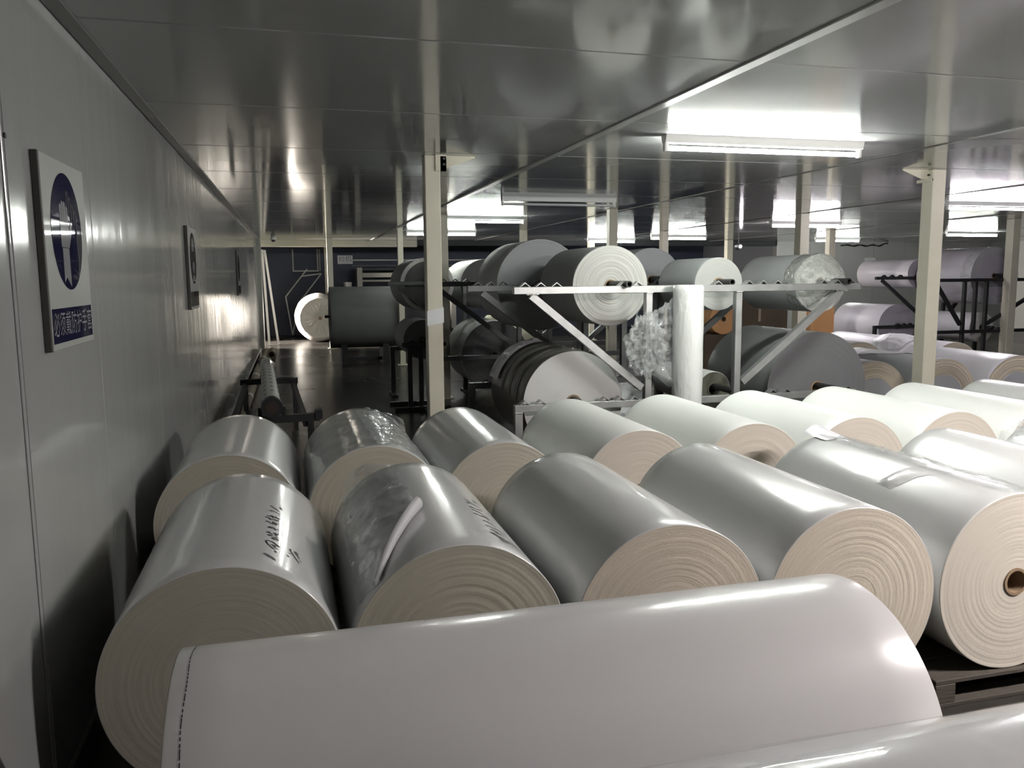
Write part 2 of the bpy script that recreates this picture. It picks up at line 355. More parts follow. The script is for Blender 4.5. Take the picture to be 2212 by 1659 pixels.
# ------------------------------------------------------------------ columns
def column(label, x, y, w=0.13, bracket=0, note=False, top=2.75):
    t = thing('column', label, 'column', (x, y, 0), 0, 'cream steel columns')
    MB().box(0, w, 0, w, 0, top, bev=0.006).build('post', 'column', t, angle=0)
    MB().box(-0.05, w + 0.05, -0.05, w + 0.05, 0, 0.015, bev=0.003).build('base_plate', 'column', t, angle=0)
    if bracket:
        s = bracket
        xe = w if s > 0 else 0.0
        g = MB()
        if s > 0:
            g.prism([(xe, 0.03, top - 0.10), (xe + 0.06, 0.03, top - 0.10), (xe + 0.30, 0.03, top - 0.012), (xe + 0.30, 0.03, top), (xe, 0.03, top)], (0, 0.012, 0))
            g.box(xe, xe + 0.05, -0.012, 0.0, top - 0.13, top - 0.01).box(xe - 0.04, xe + 0.05, -0.012, 0.0, top - 0.13, top)
        else:
            g.box(-0.02, 0.0, 0.0, w + 0.05, top - 0.115, top - 0.085)
            g.prism([(0.0, 0.06, top - 0.09), (-0.08, 0.06, top - 0.09), (-0.30, 0.06, top - 0.012), (-0.30, 0.06, top), (0.0, 0.06, top)], (0, 0.012, 0))
            g.box(-0.012, 0.0, 0.0, w, top - 0.11, top - 0.005)
        br = g.build('bracket', 'column', t, angle=0)
        for q in range(2):
            if s > 0: MB().lathe([(0, -0.02), (0.011, -0.02), (0.011, 0.0), (0, 0.0)], 8, (w + 0.03, top - 0.03 - 0.045 * q)).build('bolt', 'bolt', br)
            else: MB().box(-0.028, -0.012, 0.03 + 0.07 * q, 0.048 + 0.07 * q, top - 0.06, top - 0.042).build('bolt', 'bolt', br)
    if note:
        MB().prism([(-0.003, -0.003, H - 0.40), (w + 0.008, -0.003, H - 0.375), (w + 0.008, -0.003, H - 0.245), (-0.003, -0.003, H - 0.275)], (0, -0.0015, 0)).build('paper_note', 'note', t, angle=0)
    return t
column('cream steel column with white paper note taped round it, behind the rear roll row', 1.124, 6.90, 0.13, 1, True)
column('broad cream steel column with bolted top bracket at right, behind the white rolls', 6.06, 6.84, 0.15, -1)
column('grey-lit column just right of the paper-noted column, behind the rack end', 2.12, 11.8, 0.12)
column('column under the right end of the unlit ceiling fixture', 4.68, 11.75, 0.13)
column('wide column splitting the glare of the paired bright tubes', 8.17, 12.1, 0.17)
column('slim pale column left of the paper-noted column, above the ringed roll', 2.15, 16.7, 0.11)
column('column rising over the big pale roll under the bright left tube', 4.84, 17.2, 0.14)
column('column breaking the bright tube above the small white-faced roll', 8.15, 17.3, 0.16)
column('far cream column left of the cardboard cartons', 12.1, 21.4, 0.18)
column('far cream column just left of the ringed white roll on the rack', 8.05, 21.7, 0.16)
column('cream column behind the film-wrapped grey roll at the rack end', 11.9, 16.5, 0.16)
column('pale column at the right edge of the picture, in front of the lilac-grey roll', 13.0, 12.6, 0.17)
column('far column with a sunlit left edge beside the pleated white roll', 0.98, 21.3, 0.14)
column('dim column in the dark hall behind the pleated white roll', 1.10, 25.6, 0.13, top=3.6)

# ------------------------------------------------------------------ fluorescent ceiling fixtures
def fixture(label, x0, y, L=1.6, tubemat='tube_green', lit=True, twin=False):
    offs = (-0.022, 0.022) if twin else (0.0,)
    t = thing('fluorescent_light', label, 'ceiling light', (x0 + L / 2, y, 2.75), 0, 'ceiling tube lights')
    MB().prism([(-L / 2, -0.045, 0), (-L / 2, 0.045, 0), (-L / 2, 0.03, -0.055), (-L / 2, -0.03, -0.055)], (L, 0, 0)).build('housing', 'housing', t, angle=0)
    for yo in offs: MB().tube([(-L / 2 + 0.03, yo, -0.092), (L / 2 - 0.03, yo, -0.092)], 0.016, 8).build('tube', tubemat if lit else 'tube_off', t)
    for s in (-1, 1):
        MB().box(s * (L / 2 - 0.015) - 0.014, s * (L / 2 - 0.015) + 0.014, -0.02, 0.02, -0.115, -0.05, bev=0.004).build('lamp_holder', 'cap', t, angle=0)
    return t
fixture('long bright tube light nearest the camera, over the white rolls', 2.64, 5.6, 1.64, 'tube_main')
fixture('unlit tube fixture between the two bright ceiling lights', 2.62, 10.2, 1.52, lit=False)
fixture('bright tube light just right of the paper-noted column', 2.36, 13.5, 1.5, 'tube_green')
fixture('second bright tube behind the one right of the paper-noted column', 2.45, 17.6, 1.5, 'tube_far')
fixture('lilac-white tube light at the right edge beyond the broad column', 8.93, 9.8, 1.6, 'tube_lilac')
fixture('bright tube light crossed by the wide column', 8.78, 13.95, 1.5, 'tube_lilac')
fixture('bright tube light crossed by the column above the small white-faced roll', 8.65, 19.0, 1.5, 'tube_far')
fixture('distant bright tube seen above the ringed white roll', 7.7, 20.9, 1.35, 'tube_far')
fixture('distant bright tube low behind the film-wrapped roll end', 13.9, 19.9, 1.4, 'tube_far')
fixture('blazing tube light right of the broad column, above the lilac-grey roll', 15.3, 16.75, 1.5)
fixture('tube light over the front rolls, beyond the right edge', 3.55, 1.2, 1.64, 'tube_pink', twin=True)
fixture('tube light far right beside the white rolls, beyond the right edge', 7.6, 5.2, 1.6, 'tube_lilac')

# ------------------------------------------------------------------ rolls
class Roll: pass
def roll(name, label, cat, x, y, z, r, L, body='film', face='f_beige', rc=0.05, rz=0.0, group=None, fine=True,
         shaft=None, ragged=0.0012, core='core', wob=0.0006, capped=False, extra=None):
    """x, z: axis position, y: near face (or axis centre when rz is set); local -Y end is the near one"""
    o = Roll(); o.r = r; o.L = L; o.y0 = y if not rz else None
    loc = (x, y + L / 2, z - r) if not rz else (x, y, z - r)
    t = thing(name, label, cat, loc, rz, group); o.t = t; o.loc = Vector(loc)
    n = 128 if fine else 64; h = L / 2; c = (0, r); sd = random.random() * 50
    wf_ = (lambda th, yy: wob * noise.noise(Vector((math.cos(th) * 2 + sd, math.sin(th) * 2, yy * 3)))) if wob and fine else None
    ny = 14 if fine else 3
    prof = [(r - 0.004, -h), (r - 0.0012, -h + 0.0012), (r, -h + 0.004)] + [(r, -h + 0.004 + (L - 0.008) * k / ny) for k in range(1, ny)] + [(r, h - 0.004), (r - 0.0012, h - 0.0012), (r - 0.004, h)]
    o.body = MB().lathe(prof, n, c, wf_).build('wound_sheet', body, t, angle=50)
    k = max(6, int((r - rc) / (0.006 if fine else 0.02)))
    pr = []
    for i in range(k + 1):
        rr = rc + (r - 0.003 - rc) * i / k
        pr.append((rr, -h + random.uniform(-ragged, ragged * 0.6)))
    MB().lathe(pr, n, c).build('end_face', face, t, angle=80)
    MB().lathe([(rc, h), (r - 0.003, h + 0.0005)], 48, c).build('end_face', face, t, angle=0)
    ri = rc * 0.8
    MB().lathe([(ri, -h - 0.006), (rc, -h - 0.006), (rc, h + 0.006), (ri, h + 0.006)], 32, c, closed=True).build('core', core, t, angle=40)
    if shaft:
        f, b = shaft; sr = min(0.028, ri * 0.7)
        MB().lathe([(sr * 0.7, -h - f), (sr, -h - f), (sr, h + b), (sr * 0.7, h + b)], 20, (0, r + ri - sr - 0.001), closed=True).build('shaft', 'shaft', t, angle=40)
        o.shz = z + ri - sr
    return o

def cylp(o, th, yw, off=0.0):
    """point on a Y-axis roll in its local frame; th in degrees from the top toward +X, yw in world Y"""
    a = R(th); rr = o.r + off
    return Vector((rr * math.sin(a), yw - o.loc.y, o.r + rr * math.cos(a)))

def writing(o, strokes, name, w=0.0078, matn='ink'):
    mb = MB()
    for st in strokes:
        P = [cylp(o, a, b, 0.0013) for a, b in st]
        # densify so the strip follows the curve of the roll
        Q = []
        for i in range(len(st) - 1):
            for k in range(4):
                f = k / 4; Q.append(cylp(o, st[i][0] * (1 - f) + st[i + 1][0] * f, st[i][1] * (1 - f) + st[i + 1][1] * f, 0.0013))
        Q.append(P[-1]); m = len(Q); base = len(mb.v)
        for i, p in enumerate(Q):
            d = (Q[min(i + 1, m - 1)] - Q[max(i - 1, 0)]).normalized()
            nn = Vector((p.x, 0, p.z - o.r)).normalized(); s = d.cross(nn).normalized()
            ww = w * (1.25 - 0.7 * i / m)
            mb.v.append(tuple(p + s * ww / 2)); mb.v.append(tuple(p - s * ww / 2))
        for i in range(m - 1):
            b = base + 2 * i; mb.f.append((b, b + 1, b + 3, b + 2))
    return tag(mb.build(name, matn, o.body, angle=0), kind='stuff')

def patch(o, corners, name, matn, nu=28, nv=36, off=0.002, amp=0.006, sc=9.0, seed=0.0, lift=None, thick=0.0):
    """sheet lying on a roll: corners (th, y) in order a,b,c,d; wrinkled; lift(u,v) adds height"""
    (a, b, c, d) = corners
    def fn(u, v):
        th = (a[0] * (1 - u) + b[0] * u) * (1 - v) + (d[0] * (1 - u) + c[0] * u) * v
        yy = (a[1] * (1 - u) + b[1] * u) * (1 - v) + (d[1] * (1 - u) + c[1] * u) * v
        e = min(u, 1 - u, v, 1 - v); wr = noise.noise(Vector((th * 0.05 * sc * 0.3 + seed, yy * sc, seed))) + 0.5 * noise.noise(Vector((th * 0.2 + seed, yy * sc * 2.6, seed + 4)))
        th += 1.6 * noise.noise(Vector((yy * 7 + seed, u * 3, 1.7))) * (1 - min(1, e * 8))
        yy += 0.012 * noise.noise(Vector((th * 0.12 + seed, v * 3, 5.7))) * (1 - min(1, e * 8))
        h = off + amp * max(0, wr + 0.25) + (lift(u, v) if lift else 0)
        return cylp(o, th, yy, h)
    return MB().grid(fn, nu, nv).build(name, matn, o.body, angle=70 if amp < 0.01 else 40)

S1 = [[(21.9,3.414),(24.9,3.389),(28.2,3.365)],[(27.6,3.435),(29.6,3.415)],[(21.9,3.334),(23.2,3.348),(25.6,3.341),(28.1,3.33)],[(20.1,3.256),(21.9,3.258),(23.4,3.275),(24.2,3.263),(25.7,3.264),(27.3,3.271),(28.8,3.261)],[(19.1,3.232),(20.9,3.235),(22.2,3.226),(22.0,3.213),(24.3,3.223),(26.3,3.228),(27.6,3.227)],[(23.1,3.27),(23.7,3.248),(25.2,3.248)],[(25.2,3.277),(26.2,3.262),(27.8,3.258)],[(24.7,3.233),(26.0,3.226),(27.3,3.242)],[(19.7,3.173),(20.9,3.181),(22.4,3.17),(23.7,3.165),(24.3,3.192),(25.9,3.19),(27.4,3.191)],[(23.6,3.195),(25.1,3.184),(26.7,3.171)],[(24.4,3.17),(26.4,3.169)],[(21.4,3.106),(23.0,3.119),(24.5,3.121),(25.5,3.11),(25.3,3.095),(26.5,3.11),(27.9,3.119)],[(21.9,3.106),(24.5,3.108)],[(20.7,3.038),(21.6,3.041)],[(21.8,3.055),(23.3,3.036),(24.4,3.028)],[(21.4,3.014),(22.6,3.019),(24.3,3.015),(22.9,3.008),(21.7,3.008)],[(24.4,3.049),(25.6,3.056),(27.1,3.054),(28.1,3.062)],[(25.4,3.062),(26.7,3.035)],[(25.7,3.033),(27.1,3.059)],[(23.9,2.987),(25.3,3.002),(26.7,2.998),(28.2,2.99)],[(24.4,2.981),(26.3,2.987),(28.0,2.988)],[(25.7,3.013),(27.2,3.017),(28.2,3.017)],[(28.3,2.916),(26.9,2.928),(24.5,2.945),(21.9,2.948),(20.8,2.936),(21.4,2.915),(23.3,2.889),(25.1,2.873),(26.3,2.87)],[(23.9,2.907),(24.8,2.913),(26.0,2.91),(25.3,2.889),(26.5,2.892),(27.9,2.889)],[(25.6,2.852),(27.4,2.853)],[(25.9,2.847),(27.0,2.853)],[(34.3,2.95),(35.1,2.948),(34.8,2.933),(35.8,2.918),(37.9,2.884),(40.2,2.851)],[(37.4,2.944),(38.5,2.951),(40.2,2.941)],[(37.4,2.944),(38.8,2.926),(39.8,2.914),(40.9,2.904)],[(40.9,2.885),(41.5,2.877)],[(33.7,2.898),(35.3,2.899)],[(32.9,2.867),(34.2,2.852)]]
S2 = [[(24.9,3.314),(28.3,3.295),(32.6,3.278)],[(32.6,3.384),(35.8,3.37)],[(31.9,3.341),(36.0,3.359),(38.7,3.357)],[(24.1,3.247),(25.8,3.262),(29.4,3.259),(33.0,3.256),(37.2,3.261)],[(23.7,3.179),(25.4,3.187),(27.5,3.185),(30.1,3.192),(32.2,3.205),(33.1,3.193)],[(23.6,3.143),(25.2,3.14),(26.9,3.134),(29.2,3.145),(29.5,3.124),(31.4,3.134)],[(22.7,3.081),(24.7,3.075),(26.9,3.072),(29.0,3.083),(31.8,3.093),(32.9,3.069)],[(28.9,3.093),(32.3,3.104),(32.3,3.068)],[(25.6,3.0),(27.6,3.006),(29.2,3.003),(31.6,3.003),(34.5,2.991)],[(29.1,3.013),(29.3,2.998)],[(24.7,2.926),(26.6,2.933),(27.9,2.929),(29.9,2.931),(33.0,2.942),(34.0,2.93),(38.0,2.919)],[(26.0,2.884),(28.5,2.891),(30.8,2.881),(32.7,2.878),(34.2,2.867)],[(28.5,2.873),(30.0,2.863),(32.3,2.864)],[(23.8,2.836),(25.5,2.82),(27.5,2.805),(28.7,2.79)],[(24.8,2.84),(28.2,2.821),(31.1,2.801),(33.7,2.796)],[(28.0,2.804),(28.4,2.782),(29.4,2.764),(32.8,2.777),(36.1,2.786)],[(30.9,2.814),(31.9,2.793),(35.5,2.81)],[(27.8,2.762),(30.5,2.763),(34.0,2.784)],[(36.6,2.831),(38.3,2.805),(41.8,2.807)],[(35.6,2.776),(38.5,2.764),(43.7,2.772)]]
GF = 'front row of white rolls'
GB = 'rear row of white rolls'
PT = 0.118
fz = PT + 0.374
f1 = roll('film_roll', 'pearly roll at far left of the front row, black handwriting on its top', 'film roll', -0.242, 2.63, fz, 0.374, 1.29, 'film', 'f_beige', group=GF, ragged=0.0006)
writing(f1, S1, 'handwriting')
sm = [[(20.5 + 0.5 * k, 2.80 - 0.004 * k), (25.5 + 0.3 * k, 2.775 - 0.004 * k)] for k in range(5)]
writing(f1, sm, 'ink_smudge', 0.010, 'ink_soft')
f2 = roll('film_roll', 'pearly roll in the front row with torn plastic peeling off its left side', 'film roll', 0.523, 2.63, fz, 0.374, 1.29, 'film', 'f_beige', group=GF, ragged=0.0014)
writing(f2, S2, 'handwriting', 0.009)
patch(f2, [(-63, 2.70), (-45, 2.645), (-11, 3.10), (-62, 3.30)], 'torn_plastic', 'clear2', amp=0.007, seed=2.0, off=0.003)
patch(f2, [(-62, 3.30), (-11, 3.10), (-9, 3.82), (-58, 3.90)], 'torn_plastic', 'clear2', amp=0.010, seed=5.0, off=0.003)
patch(f2, [(-56, 3.84), (-11, 3.62), (-12, 3.93), (-50, 4.03)], 'lifted_flap', 'clear2', amp=0.004, seed=9.0, off=0.004, lift=lambda u, v: 0.030 * math.sin(math.pi * u) * v + 0.02 * (1 - u) * v)
def curl(u, v):
    # cone-like curl along the torn diagonal edge, wide at the top
    th = -10.7 + (-46.0 + 10.7) * v; yy = 3.10 + (2.655 - 3.10) * v
    rad = 0.026 * (1 - 0.70 * v) + 0.003; a = -math.pi * 0.10 + math.pi * 1.0 * u
    base = cylp(f2, th, yy, 0.002); nn = Vector((base.x, 0, base.z - f2.r)).normalized()
    dv = (cylp(f2, -46.0, 2.655, 0.002) - cylp(f2, -10.7, 3.10, 0.002)).normalized(); side = nn.cross(dv).normalized()
    ctr = base + nn * rad - side * rad * 0.2
    return ctr + (side * math.sin(a) - nn * math.cos(a)) * rad
MB().grid(curl, 18, 24).build('curled_edge', 'curl', f2.body, angle=60)
f3 = roll('film_roll', 'third pearly roll in the front row, plain grey with rippled beige end', 'film roll', 1.302, 2.63, fz, 0.374, 1.29, 'film', 'f_tan', group=GF, ragged=0.0012)
f4 = roll('film_roll', 'fourth roll in the front row, ripple-edged tan end beside the cored roll', 'film roll', 2.067, 2.63, fz, 0.376, 1.29, 'film', 'f_tan', group=GF, ragged=0.0012)
f5 = roll('film_roll', 'bright front-row roll at right showing its brown core, loose plastic on top', 'film roll', 2.843, 2.63, fz, 0.374, 1.29, 'film', 'f_beige2', rc=0.058, group=GF, ragged=0.0015)
patch(f5, [(-8, 2.64), (40, 2.64), (42, 3.95), (-6, 3.92)], 'loose_plastic', 'crinkle', amp=0.010, seed=3.0, off=0.003, lift=lambda u, v: 0.012 * (1 - u) * abs(math.sin(v * 9)))
patch(f5, [(-10, 3.80), (20, 3.86), (22, 4.06), (-12, 4.02)], 'lifted_flap', 'sheet', amp=0.003, seed=6.0, off=0.003, lift=lambda u, v: 0.035 * math.sin(math.pi * u) * v)
patch(f5, [(-40, 3.10), (-12, 3.02), (-10, 3.16), (-38, 3.20)], 'crease', 'film', nu=16, nv=12, amp=0.002, off=0.0015, lift=lambda u, v: 0.008 * math.sin(math.pi * v) * math.sin(math.pi * u))
f6 = roll('film_roll', 'bright front-row roll at the right edge behind the cored roll', 'film roll', 3.62, 2.63, fz, 0.374, 1.29, 'film', 'f_beige2', group=GF)
f7 = roll('film_roll', 'front-row roll in crumpled plastic at the extreme right edge', 'film roll', 4.40, 2.63, fz, 0.374, 1.33, 'film', 'f_beige2', group=GF)
patch(f7, [(-70, 3.1), (40, 3.1), (40, 4.02), (-72, 4.0)], 'loose_plastic', 'clear2', amp=0.03, seed=8.0, off=0.003, sc=6)
PB = 0.134
bz = PB + 0.366
rear = [
 (-0.336, 0.366, 'film', 'f_beige', 'rear-row roll at far left against the panel wall'),
 (0.42, 0.366, 'film', 'f_beige', 'rear-row roll with shiny crinkled plastic over its top right'),
 (1.123, 0.355, 'film', 'f_beige', 'rear-row roll with a sharp bright highlight in front of the column'),
 (1.945, 0.366, 'film_w', 'f_beige2', 'rear-row white roll in front of the rack\'s left leg'),
 (2.685, 0.366, 'film_w', 'f_beige2', 'rear-row white roll in front of the bubble-wrapped post'),
 (3.42, 0.366, 'film_w', 'f_beige2', 'rear-row white roll behind the loose plastic flap of the front row'),
 (4.165, 0.366, 'film_w', 'f_beige2', 'rear-row white roll in front of the big grey roll on the lower rack'),
 (4.92, 0.366, 'film_w', 'f_beige2', 'rear-row white roll at the foot of the broad column'),
 (5.67, 0.366, 'film', 'f_beige2', 'rear-row white roll at the right edge, streaked by a bright highlight'),
]
RB = []
for x, r_, b, f, lab in rear:
    RB.append(roll('film_roll', lab, 'film roll', x, 4.37, PB + r_, r_, 1.31, b, f, group=GB))
b2 = RB[1]
patch(b2, [(2, 4.39), (62, 4.40), (60, 5.72), (-3, 5.70)], 'crinkled_plastic', 'crinkle', amp=0.014, seed=1.0, off=0.003, sc=11, nu=40, nv=50)
patch(b2, [(-62, 4.40), (2, 4.39), (-3, 5.70), (-62, 5.60)], 'plastic_wrap', 'clear2', amp=0.002, seed=4.0, off=0.0015)
patch(b2, [(20, 5.55), (58, 5.50), (56, 5.90), (30, 5.76)], 'lifted_corner', 'clear2', amp=0.003, off=0.004, lift=lambda u, v: 0.05 * v * u)

# foreground rolls lying across
h1_ = roll('paper_roll', 'large white roll lying across the foreground, dashed black line near its left end', 'paper roll', 0.6225, 1.94, PT + 0.382, 0.382, 1.815, 'film_pink', 'f_beige', rz=R(90), group=None, fine=True, wob=0.0009)
dash = MB()
for k in range(150):
    a0 = R(-150 + k * 2.0 + random.uniform(0, .5)); a1 = a0 + R(1.2 + random.random() * 0.7)
    yy = 0.9075 - 0.035 + 0.0015 * math.sin(k * 0.35)
    for (q0, q1) in ((a0, a1),):
        rr = h1_.r + 0.0014
        vs = [(rr * math.sin(q), yy + s * 0.0011, h1_.r + rr * math.cos(q)) for q in (q0, q1) for s in (-1, 1)]
        dash.add(vs, [(0, 1, 3, 2)])
tag(dash.build('dashed_line', 'ink', h1_.body, angle=0), kind='stuff')
h2_ = roll('paper_roll', 'roll in glossy loose plastic at the bottom right corner of the foreground', 'paper roll', 1.35, 1.175, PT + 0.374, 0.374, 2.1, 'film_pink', 'f_beige', rz=R(90), fine=True)
def plast(u, v):
    th = -65 + 150 * u; y = -1.05 + 2.1 * v
    wr = noise.noise(Vector((th * 0.045, y * 1.7, 3.0))) + 0.6 * noise.noise(Vector((th * 0.10, y * 3.2, 8.0)))
    return ((h2_.r + 0.003 + 0.010 * max(0, wr)) * math.sin(R(th)), y, h2_.r + (h2_.r + 0.003 + 0.010 * max(0, wr)) * math.cos(R(th)))
MB().grid(plast, 60, 90).build('plastic_wrap', 'gloss_wrap', h2_.body, angle=60)

# ------------------------------------------------------------------ pallets under the rows
def pallet(label, x0, x1, y0, y1, h):
    t = thing('wooden_pallet', label, 'pallet', ((x0 + x1) / 2, (y0 + y1) / 2, 0), 0, 'dark wooden pallets under the rolls')
    hx = (x1 - x0) / 2; hy = (y1 - y0) / 2
    n = 7; w = 2 * hy / n
    for k in range(n):
        MB().box(-hx, hx, -hy + k * w + 0.012, -hy + (k + 1) * w - 0.012, h - 0.02, h, bev=0.003).build('deck_board', 'wood', t, angle=0)
    for sx in (-1, 0, 1):
        MB().box(sx * (hx - 0.05) - 0.05, sx * (hx - 0.05) + 0.05, -hy + 0.01, hy - 0.01, 0.018, h - 0.02, bev=0.003).build('stringer', 'wood', t, angle=0)
    for sy in (-1, 0, 1):
        MB().box(-hx, hx, sy * (hy - 0.06) - 0.05, sy * (hy - 0.06) + 0.05, 0, 0.018, bev=0.002).build('base_board', 'wood', t, angle=0)
pallet('pallet under the handwritten leftmost rolls of the front row', -0.62, 0.90, 2.60, 3.86, PT)
pallet('pallet under the middle rolls of the front row', 0.92, 2.44, 2.60, 3.86, PT)
pallet('pallet under the roll with the visible brown core', 2.46, 3.98, 2.60, 3.86, PT)
pallet('pallet under the rightmost front-row roll', 4.0, 4.9, 2.60, 3.86, PT)
pallet('pallet under the leftmost rolls of the rear row', -0.70, 0.76, 4.40, 5.64, PB)
pallet('pallet under the highlighted rear-row roll', 0.78, 2.28, 4.40, 5.64, PB)
pallet('pallet under the middle white rolls of the rear row', 2.30, 3.77, 4.40, 5.64, PB)
pallet('pallet under the rightmost rolls of the rear row', 3.79, 5.98, 4.40, 5.64, PB)
pallet('pallet under the roll lying across the foreground', -0.20, 1.45, 1.58, 2.30, PT)
pallet('pallet under the plastic-wrapped foreground roll', 0.45, 2.25, 0.82, 1.55, PT)

# ------------------------------------------------------------------ roll racks
def vbracket(t, x, y, z, mt, s=1.0):
    mb = MB(); w = 0.045 * s; hh = 0.036 * s; th = 0.006
    mb.prism([(x - w, y, z), (x, y, z + hh), (x + w, y, z), (x + w - th * 1.3, y, z), (x, y, z + hh - th * 1.5), (x - w + th * 1.3, y, z)], (0, 0.07, 0))
    mb.build('notch_bracket', mt, t, angle=0)
def frame(label, y, xl, xr, posts, tops, bots, mt='steel', braces=True, ztop=1.672, zbot=0.702, lx=None, weld=False):
    t = thing('roll_rack', label, 'rack', (0, y, 0), 0, 'steel roll racks')
    q = 0.061
    tr_ = MB().box(xl, xr, 0, q, ztop - q, ztop, bev=0.004).build('top_rail', mt, t, angle=0)
    lr_ = MB().box(xl, xr, 0, q, zbot - q, zbot, bev=0.004).build('lower_rail', mt, t, angle=0)
    for p in posts: MB().box(p - q / 2, p + q / 2, 0, q, zbot, ztop - q, bev=0.004).build('post', mt, t, angle=0)
    for p in (lx or [xl + 0.035, posts[0], posts[-1], xr - 0.035]):
        MB().box(p - 0.034, p + 0.034, 0, q, 0, zbot - q, bev=0.004).build('leg', mt, t, angle=0)
        MB().box(p - 0.04, p + 0.04, -0.25, 0.25, 0, 0.04, bev=0.004).build('foot', mt, t, angle=0)
    if braces:
        yc = q / 2
        a = MB().bar((xl + 0.15, yc, ztop - q - 0.012), (posts[0] - q * 0.9, yc, zbot + 0.10), 0.06, 0.055).build('brace', mt, t, angle=0)
        b = MB().bar((xr - 0.20, yc, ztop - q - 0.012), (posts[-1] + q * 0.9, yc, zbot + 0.11), 0.06, 0.055).build('brace', mt, t, angle=0)
    if weld:
        for x0, x1, z in ((xl + 0.10, xl + 0.215, ztop - q - 0.003), (xr - 0.26, xr - 0.14, ztop - q - 0.003), (posts[0] - 0.035, posts[0] + 0.035, ztop - q - 0.002), (posts[-1] - 0.035, posts[-1] + 0.035, ztop - q - 0.002), (xl, xl + 0.07, zbot - q - 0.004)):
            MB().tube([(x0 + (x1 - x0) * k / 8, -0.002, z + 0.002 * math.sin(k * 3)) for k in range(9)], [0.004 + 0.003 * (k % 2) for k in range(9)], 6).build('weld_bead', 'weld', tr_, angle=80)
    for x in tops: vbracket(tr_, x, 0, ztop, mt)
    for x in bots: vbracket(lr_, x, 0, zbot, mt)
    return t
frame('shiny steel roll rack frame nearest the camera, behind the white rolls', 6.5, 1.766, 5.037, [2.955, 3.385, 3.805],
      [1.862, 1.996, 2.131, 2.721, 2.851, 3.60, 3.898, 4.039, 4.182, 4.65, 4.79, 4.94], [1.853, 1.993, 2.562, 2.697, 2.83, 4.167, 4.31, 4.95], weld=True)
frame('second roll rack frame, just behind the nearest one', 8.05, 1.715, 5.037, [2.955, 3.38, 3.805],
      [1.82, 1.955, 2.09, 2.42, 2.56, 3.76, 3.90, 4.3, 4.8], [1.9, 2.3, 2.6, 4.2], 'steel_dark')
frame('third roll rack frame, its dark rail passing behind the noted column', 10.6, 1.70, 5.0, [2.955, 3.38, 3.805],
      [1.95, 2.10, 2.25, 2.5, 2.7], [1.95, 2.15, 2.7, 2.84], 'steel_dark', ztop=1.70, zbot=0.735)
frame('dim roll rack frame under the ringed grey roll, behind the columns', 12.42, 1.45, 5.0, [2.6, 3.2, 3.8], [1.98, 2.12, 2.86, 3.0], [2.0], 'steel_dark', ztop=1.70, zbot=0.735)
frame('black roll rack frame under the glossy white roll at right', 14.5, 11.6, 14.2, [12.9, 13.3], [11.8, 12.0, 12.2, 12.6, 12.75], [12.2, 12.35, 12.5], 'black', ztop=1.70)
frame('black roll rack frame under the lilac-grey wrapped roll at right', 12.75, 11.35, 14.4, [12.15, 12.4, 12.65], [12.9, 13.1, 13.3], [12.8, 13.0], 'black', ztop=1.66)

GR = 'rolls hung on the steel racks'
H0 = H
def rk(label, c, zc, r, Y, L, body, face, shaft=(0.40, 0.30), rc=0.058, fine=False, ragged=0.001, dz=0.0, name='paper_roll'):
    return roll(name, label, 'paper roll', c * Y, Y, H + zc * Y + dz, r * Y, L, body, face, rc=rc, group=GR, fine=fine, shaft=shaft, ragged=ragged, core='core')
rA = rk('dark grey roll with a bright white ringed end on the nearest rack\'s top rail', 0.4001, -0.0120, 0.0513, 6.85, 0.97, 'grey_paper', 'f_white', (0.42, 0.45), fine=True, ragged=0.004)
rE = rk('smaller grey roll with plain white end, right of the bubble-wrapped post', 0.5539, -0.0111, 0.0350, 6.80, 0.76, 'grey_paper', 'f_small', (0.24, 0.52), fine=True)
rG = rk('long grey roll with crumpled plastic over its end, at the rack\'s right end', 0.7093, -0.0114, 0.0399, 6.85, 1.0, 'grey_paper', 'f_plain', (0.42, 0.4), fine=True)
rC = rk('big roll in dark brown wrap with plain white end on the nearest rack\'s lower rail', 0.3499, -0.1613, 0.0673, 6.64, 1.13, 'brown_wrap', 'f_plain', (0.16, 0.3), rc=0.072, fine=True, ragged=0.0003)
rD = rk('huge grey roll with pale end and dark shaft on the lower rail at right', 0.7107, -0.1575, 0.0788, 6.66, 1.16, 'big_grey', 'f_big', (0.30, 0.3), rc=0.072, fine=True, ragged=0.0005)
rM = rk('big pale roll with smooth grey end behind the dark grey top roll', 0.3067, -0.0101, 0.0567, 8.32, 0.93, 'paper', 'f_grey', (0.3, 1.4))
rH = rk('pale grey round end seen between the ringed roll and the small white-ended roll', 0.4573, -0.0052, 0.0414, 8.3, 1.0, 'grey_mid', 'f_grey', (0.2, 1.4))
rJ = rk('grey roll with a white outer ring, half hidden by the paper-noted column', 0.1631, -0.0080, 0.0323, 12.5, 1.3, 'grey_mid', 'f_dark', (0.3, 0.3))
MB().lathe([(rJ.r - 0.055, -0.652), (rJ.r + 0.002, -0.655), (rJ.r + 0.002, -0.60)], 64, (0, rJ.r)).build('white_rim', 'paper', rJ.body)
rK = rk('white roll with dark grey end on the far rack, left of the big pale roll', 0.2346, -0.0080, 0.0304, 12.5, 1.4, 'paper', 'f_dark', (0.3, 0.3))
rN = rk('pale roll with dark end low on the third rack, right of the noted column', 0.2469, -0.0960, 0.0426, 11.2, 1.14, 'paper', 'f_dark', (0.62, 0.3))
rP = rk('small pale roll on a low stand left of the noted column', 0.157, -0.0742, 0.0240, 11.2, 1.0, 'grey_mid', 'f_dark', (0.12, 0.1))
rV = roll('paper_roll', 'roll with olive stepped end low in the rack beside the wrapped post', 'paper roll', 3.80, 6.90, H - 1.05, 0.165, 1.0, 'paper', 'olive', rc=0.07, group=GR, fine=True, shaft=(0.36, 0.3), core='olive')
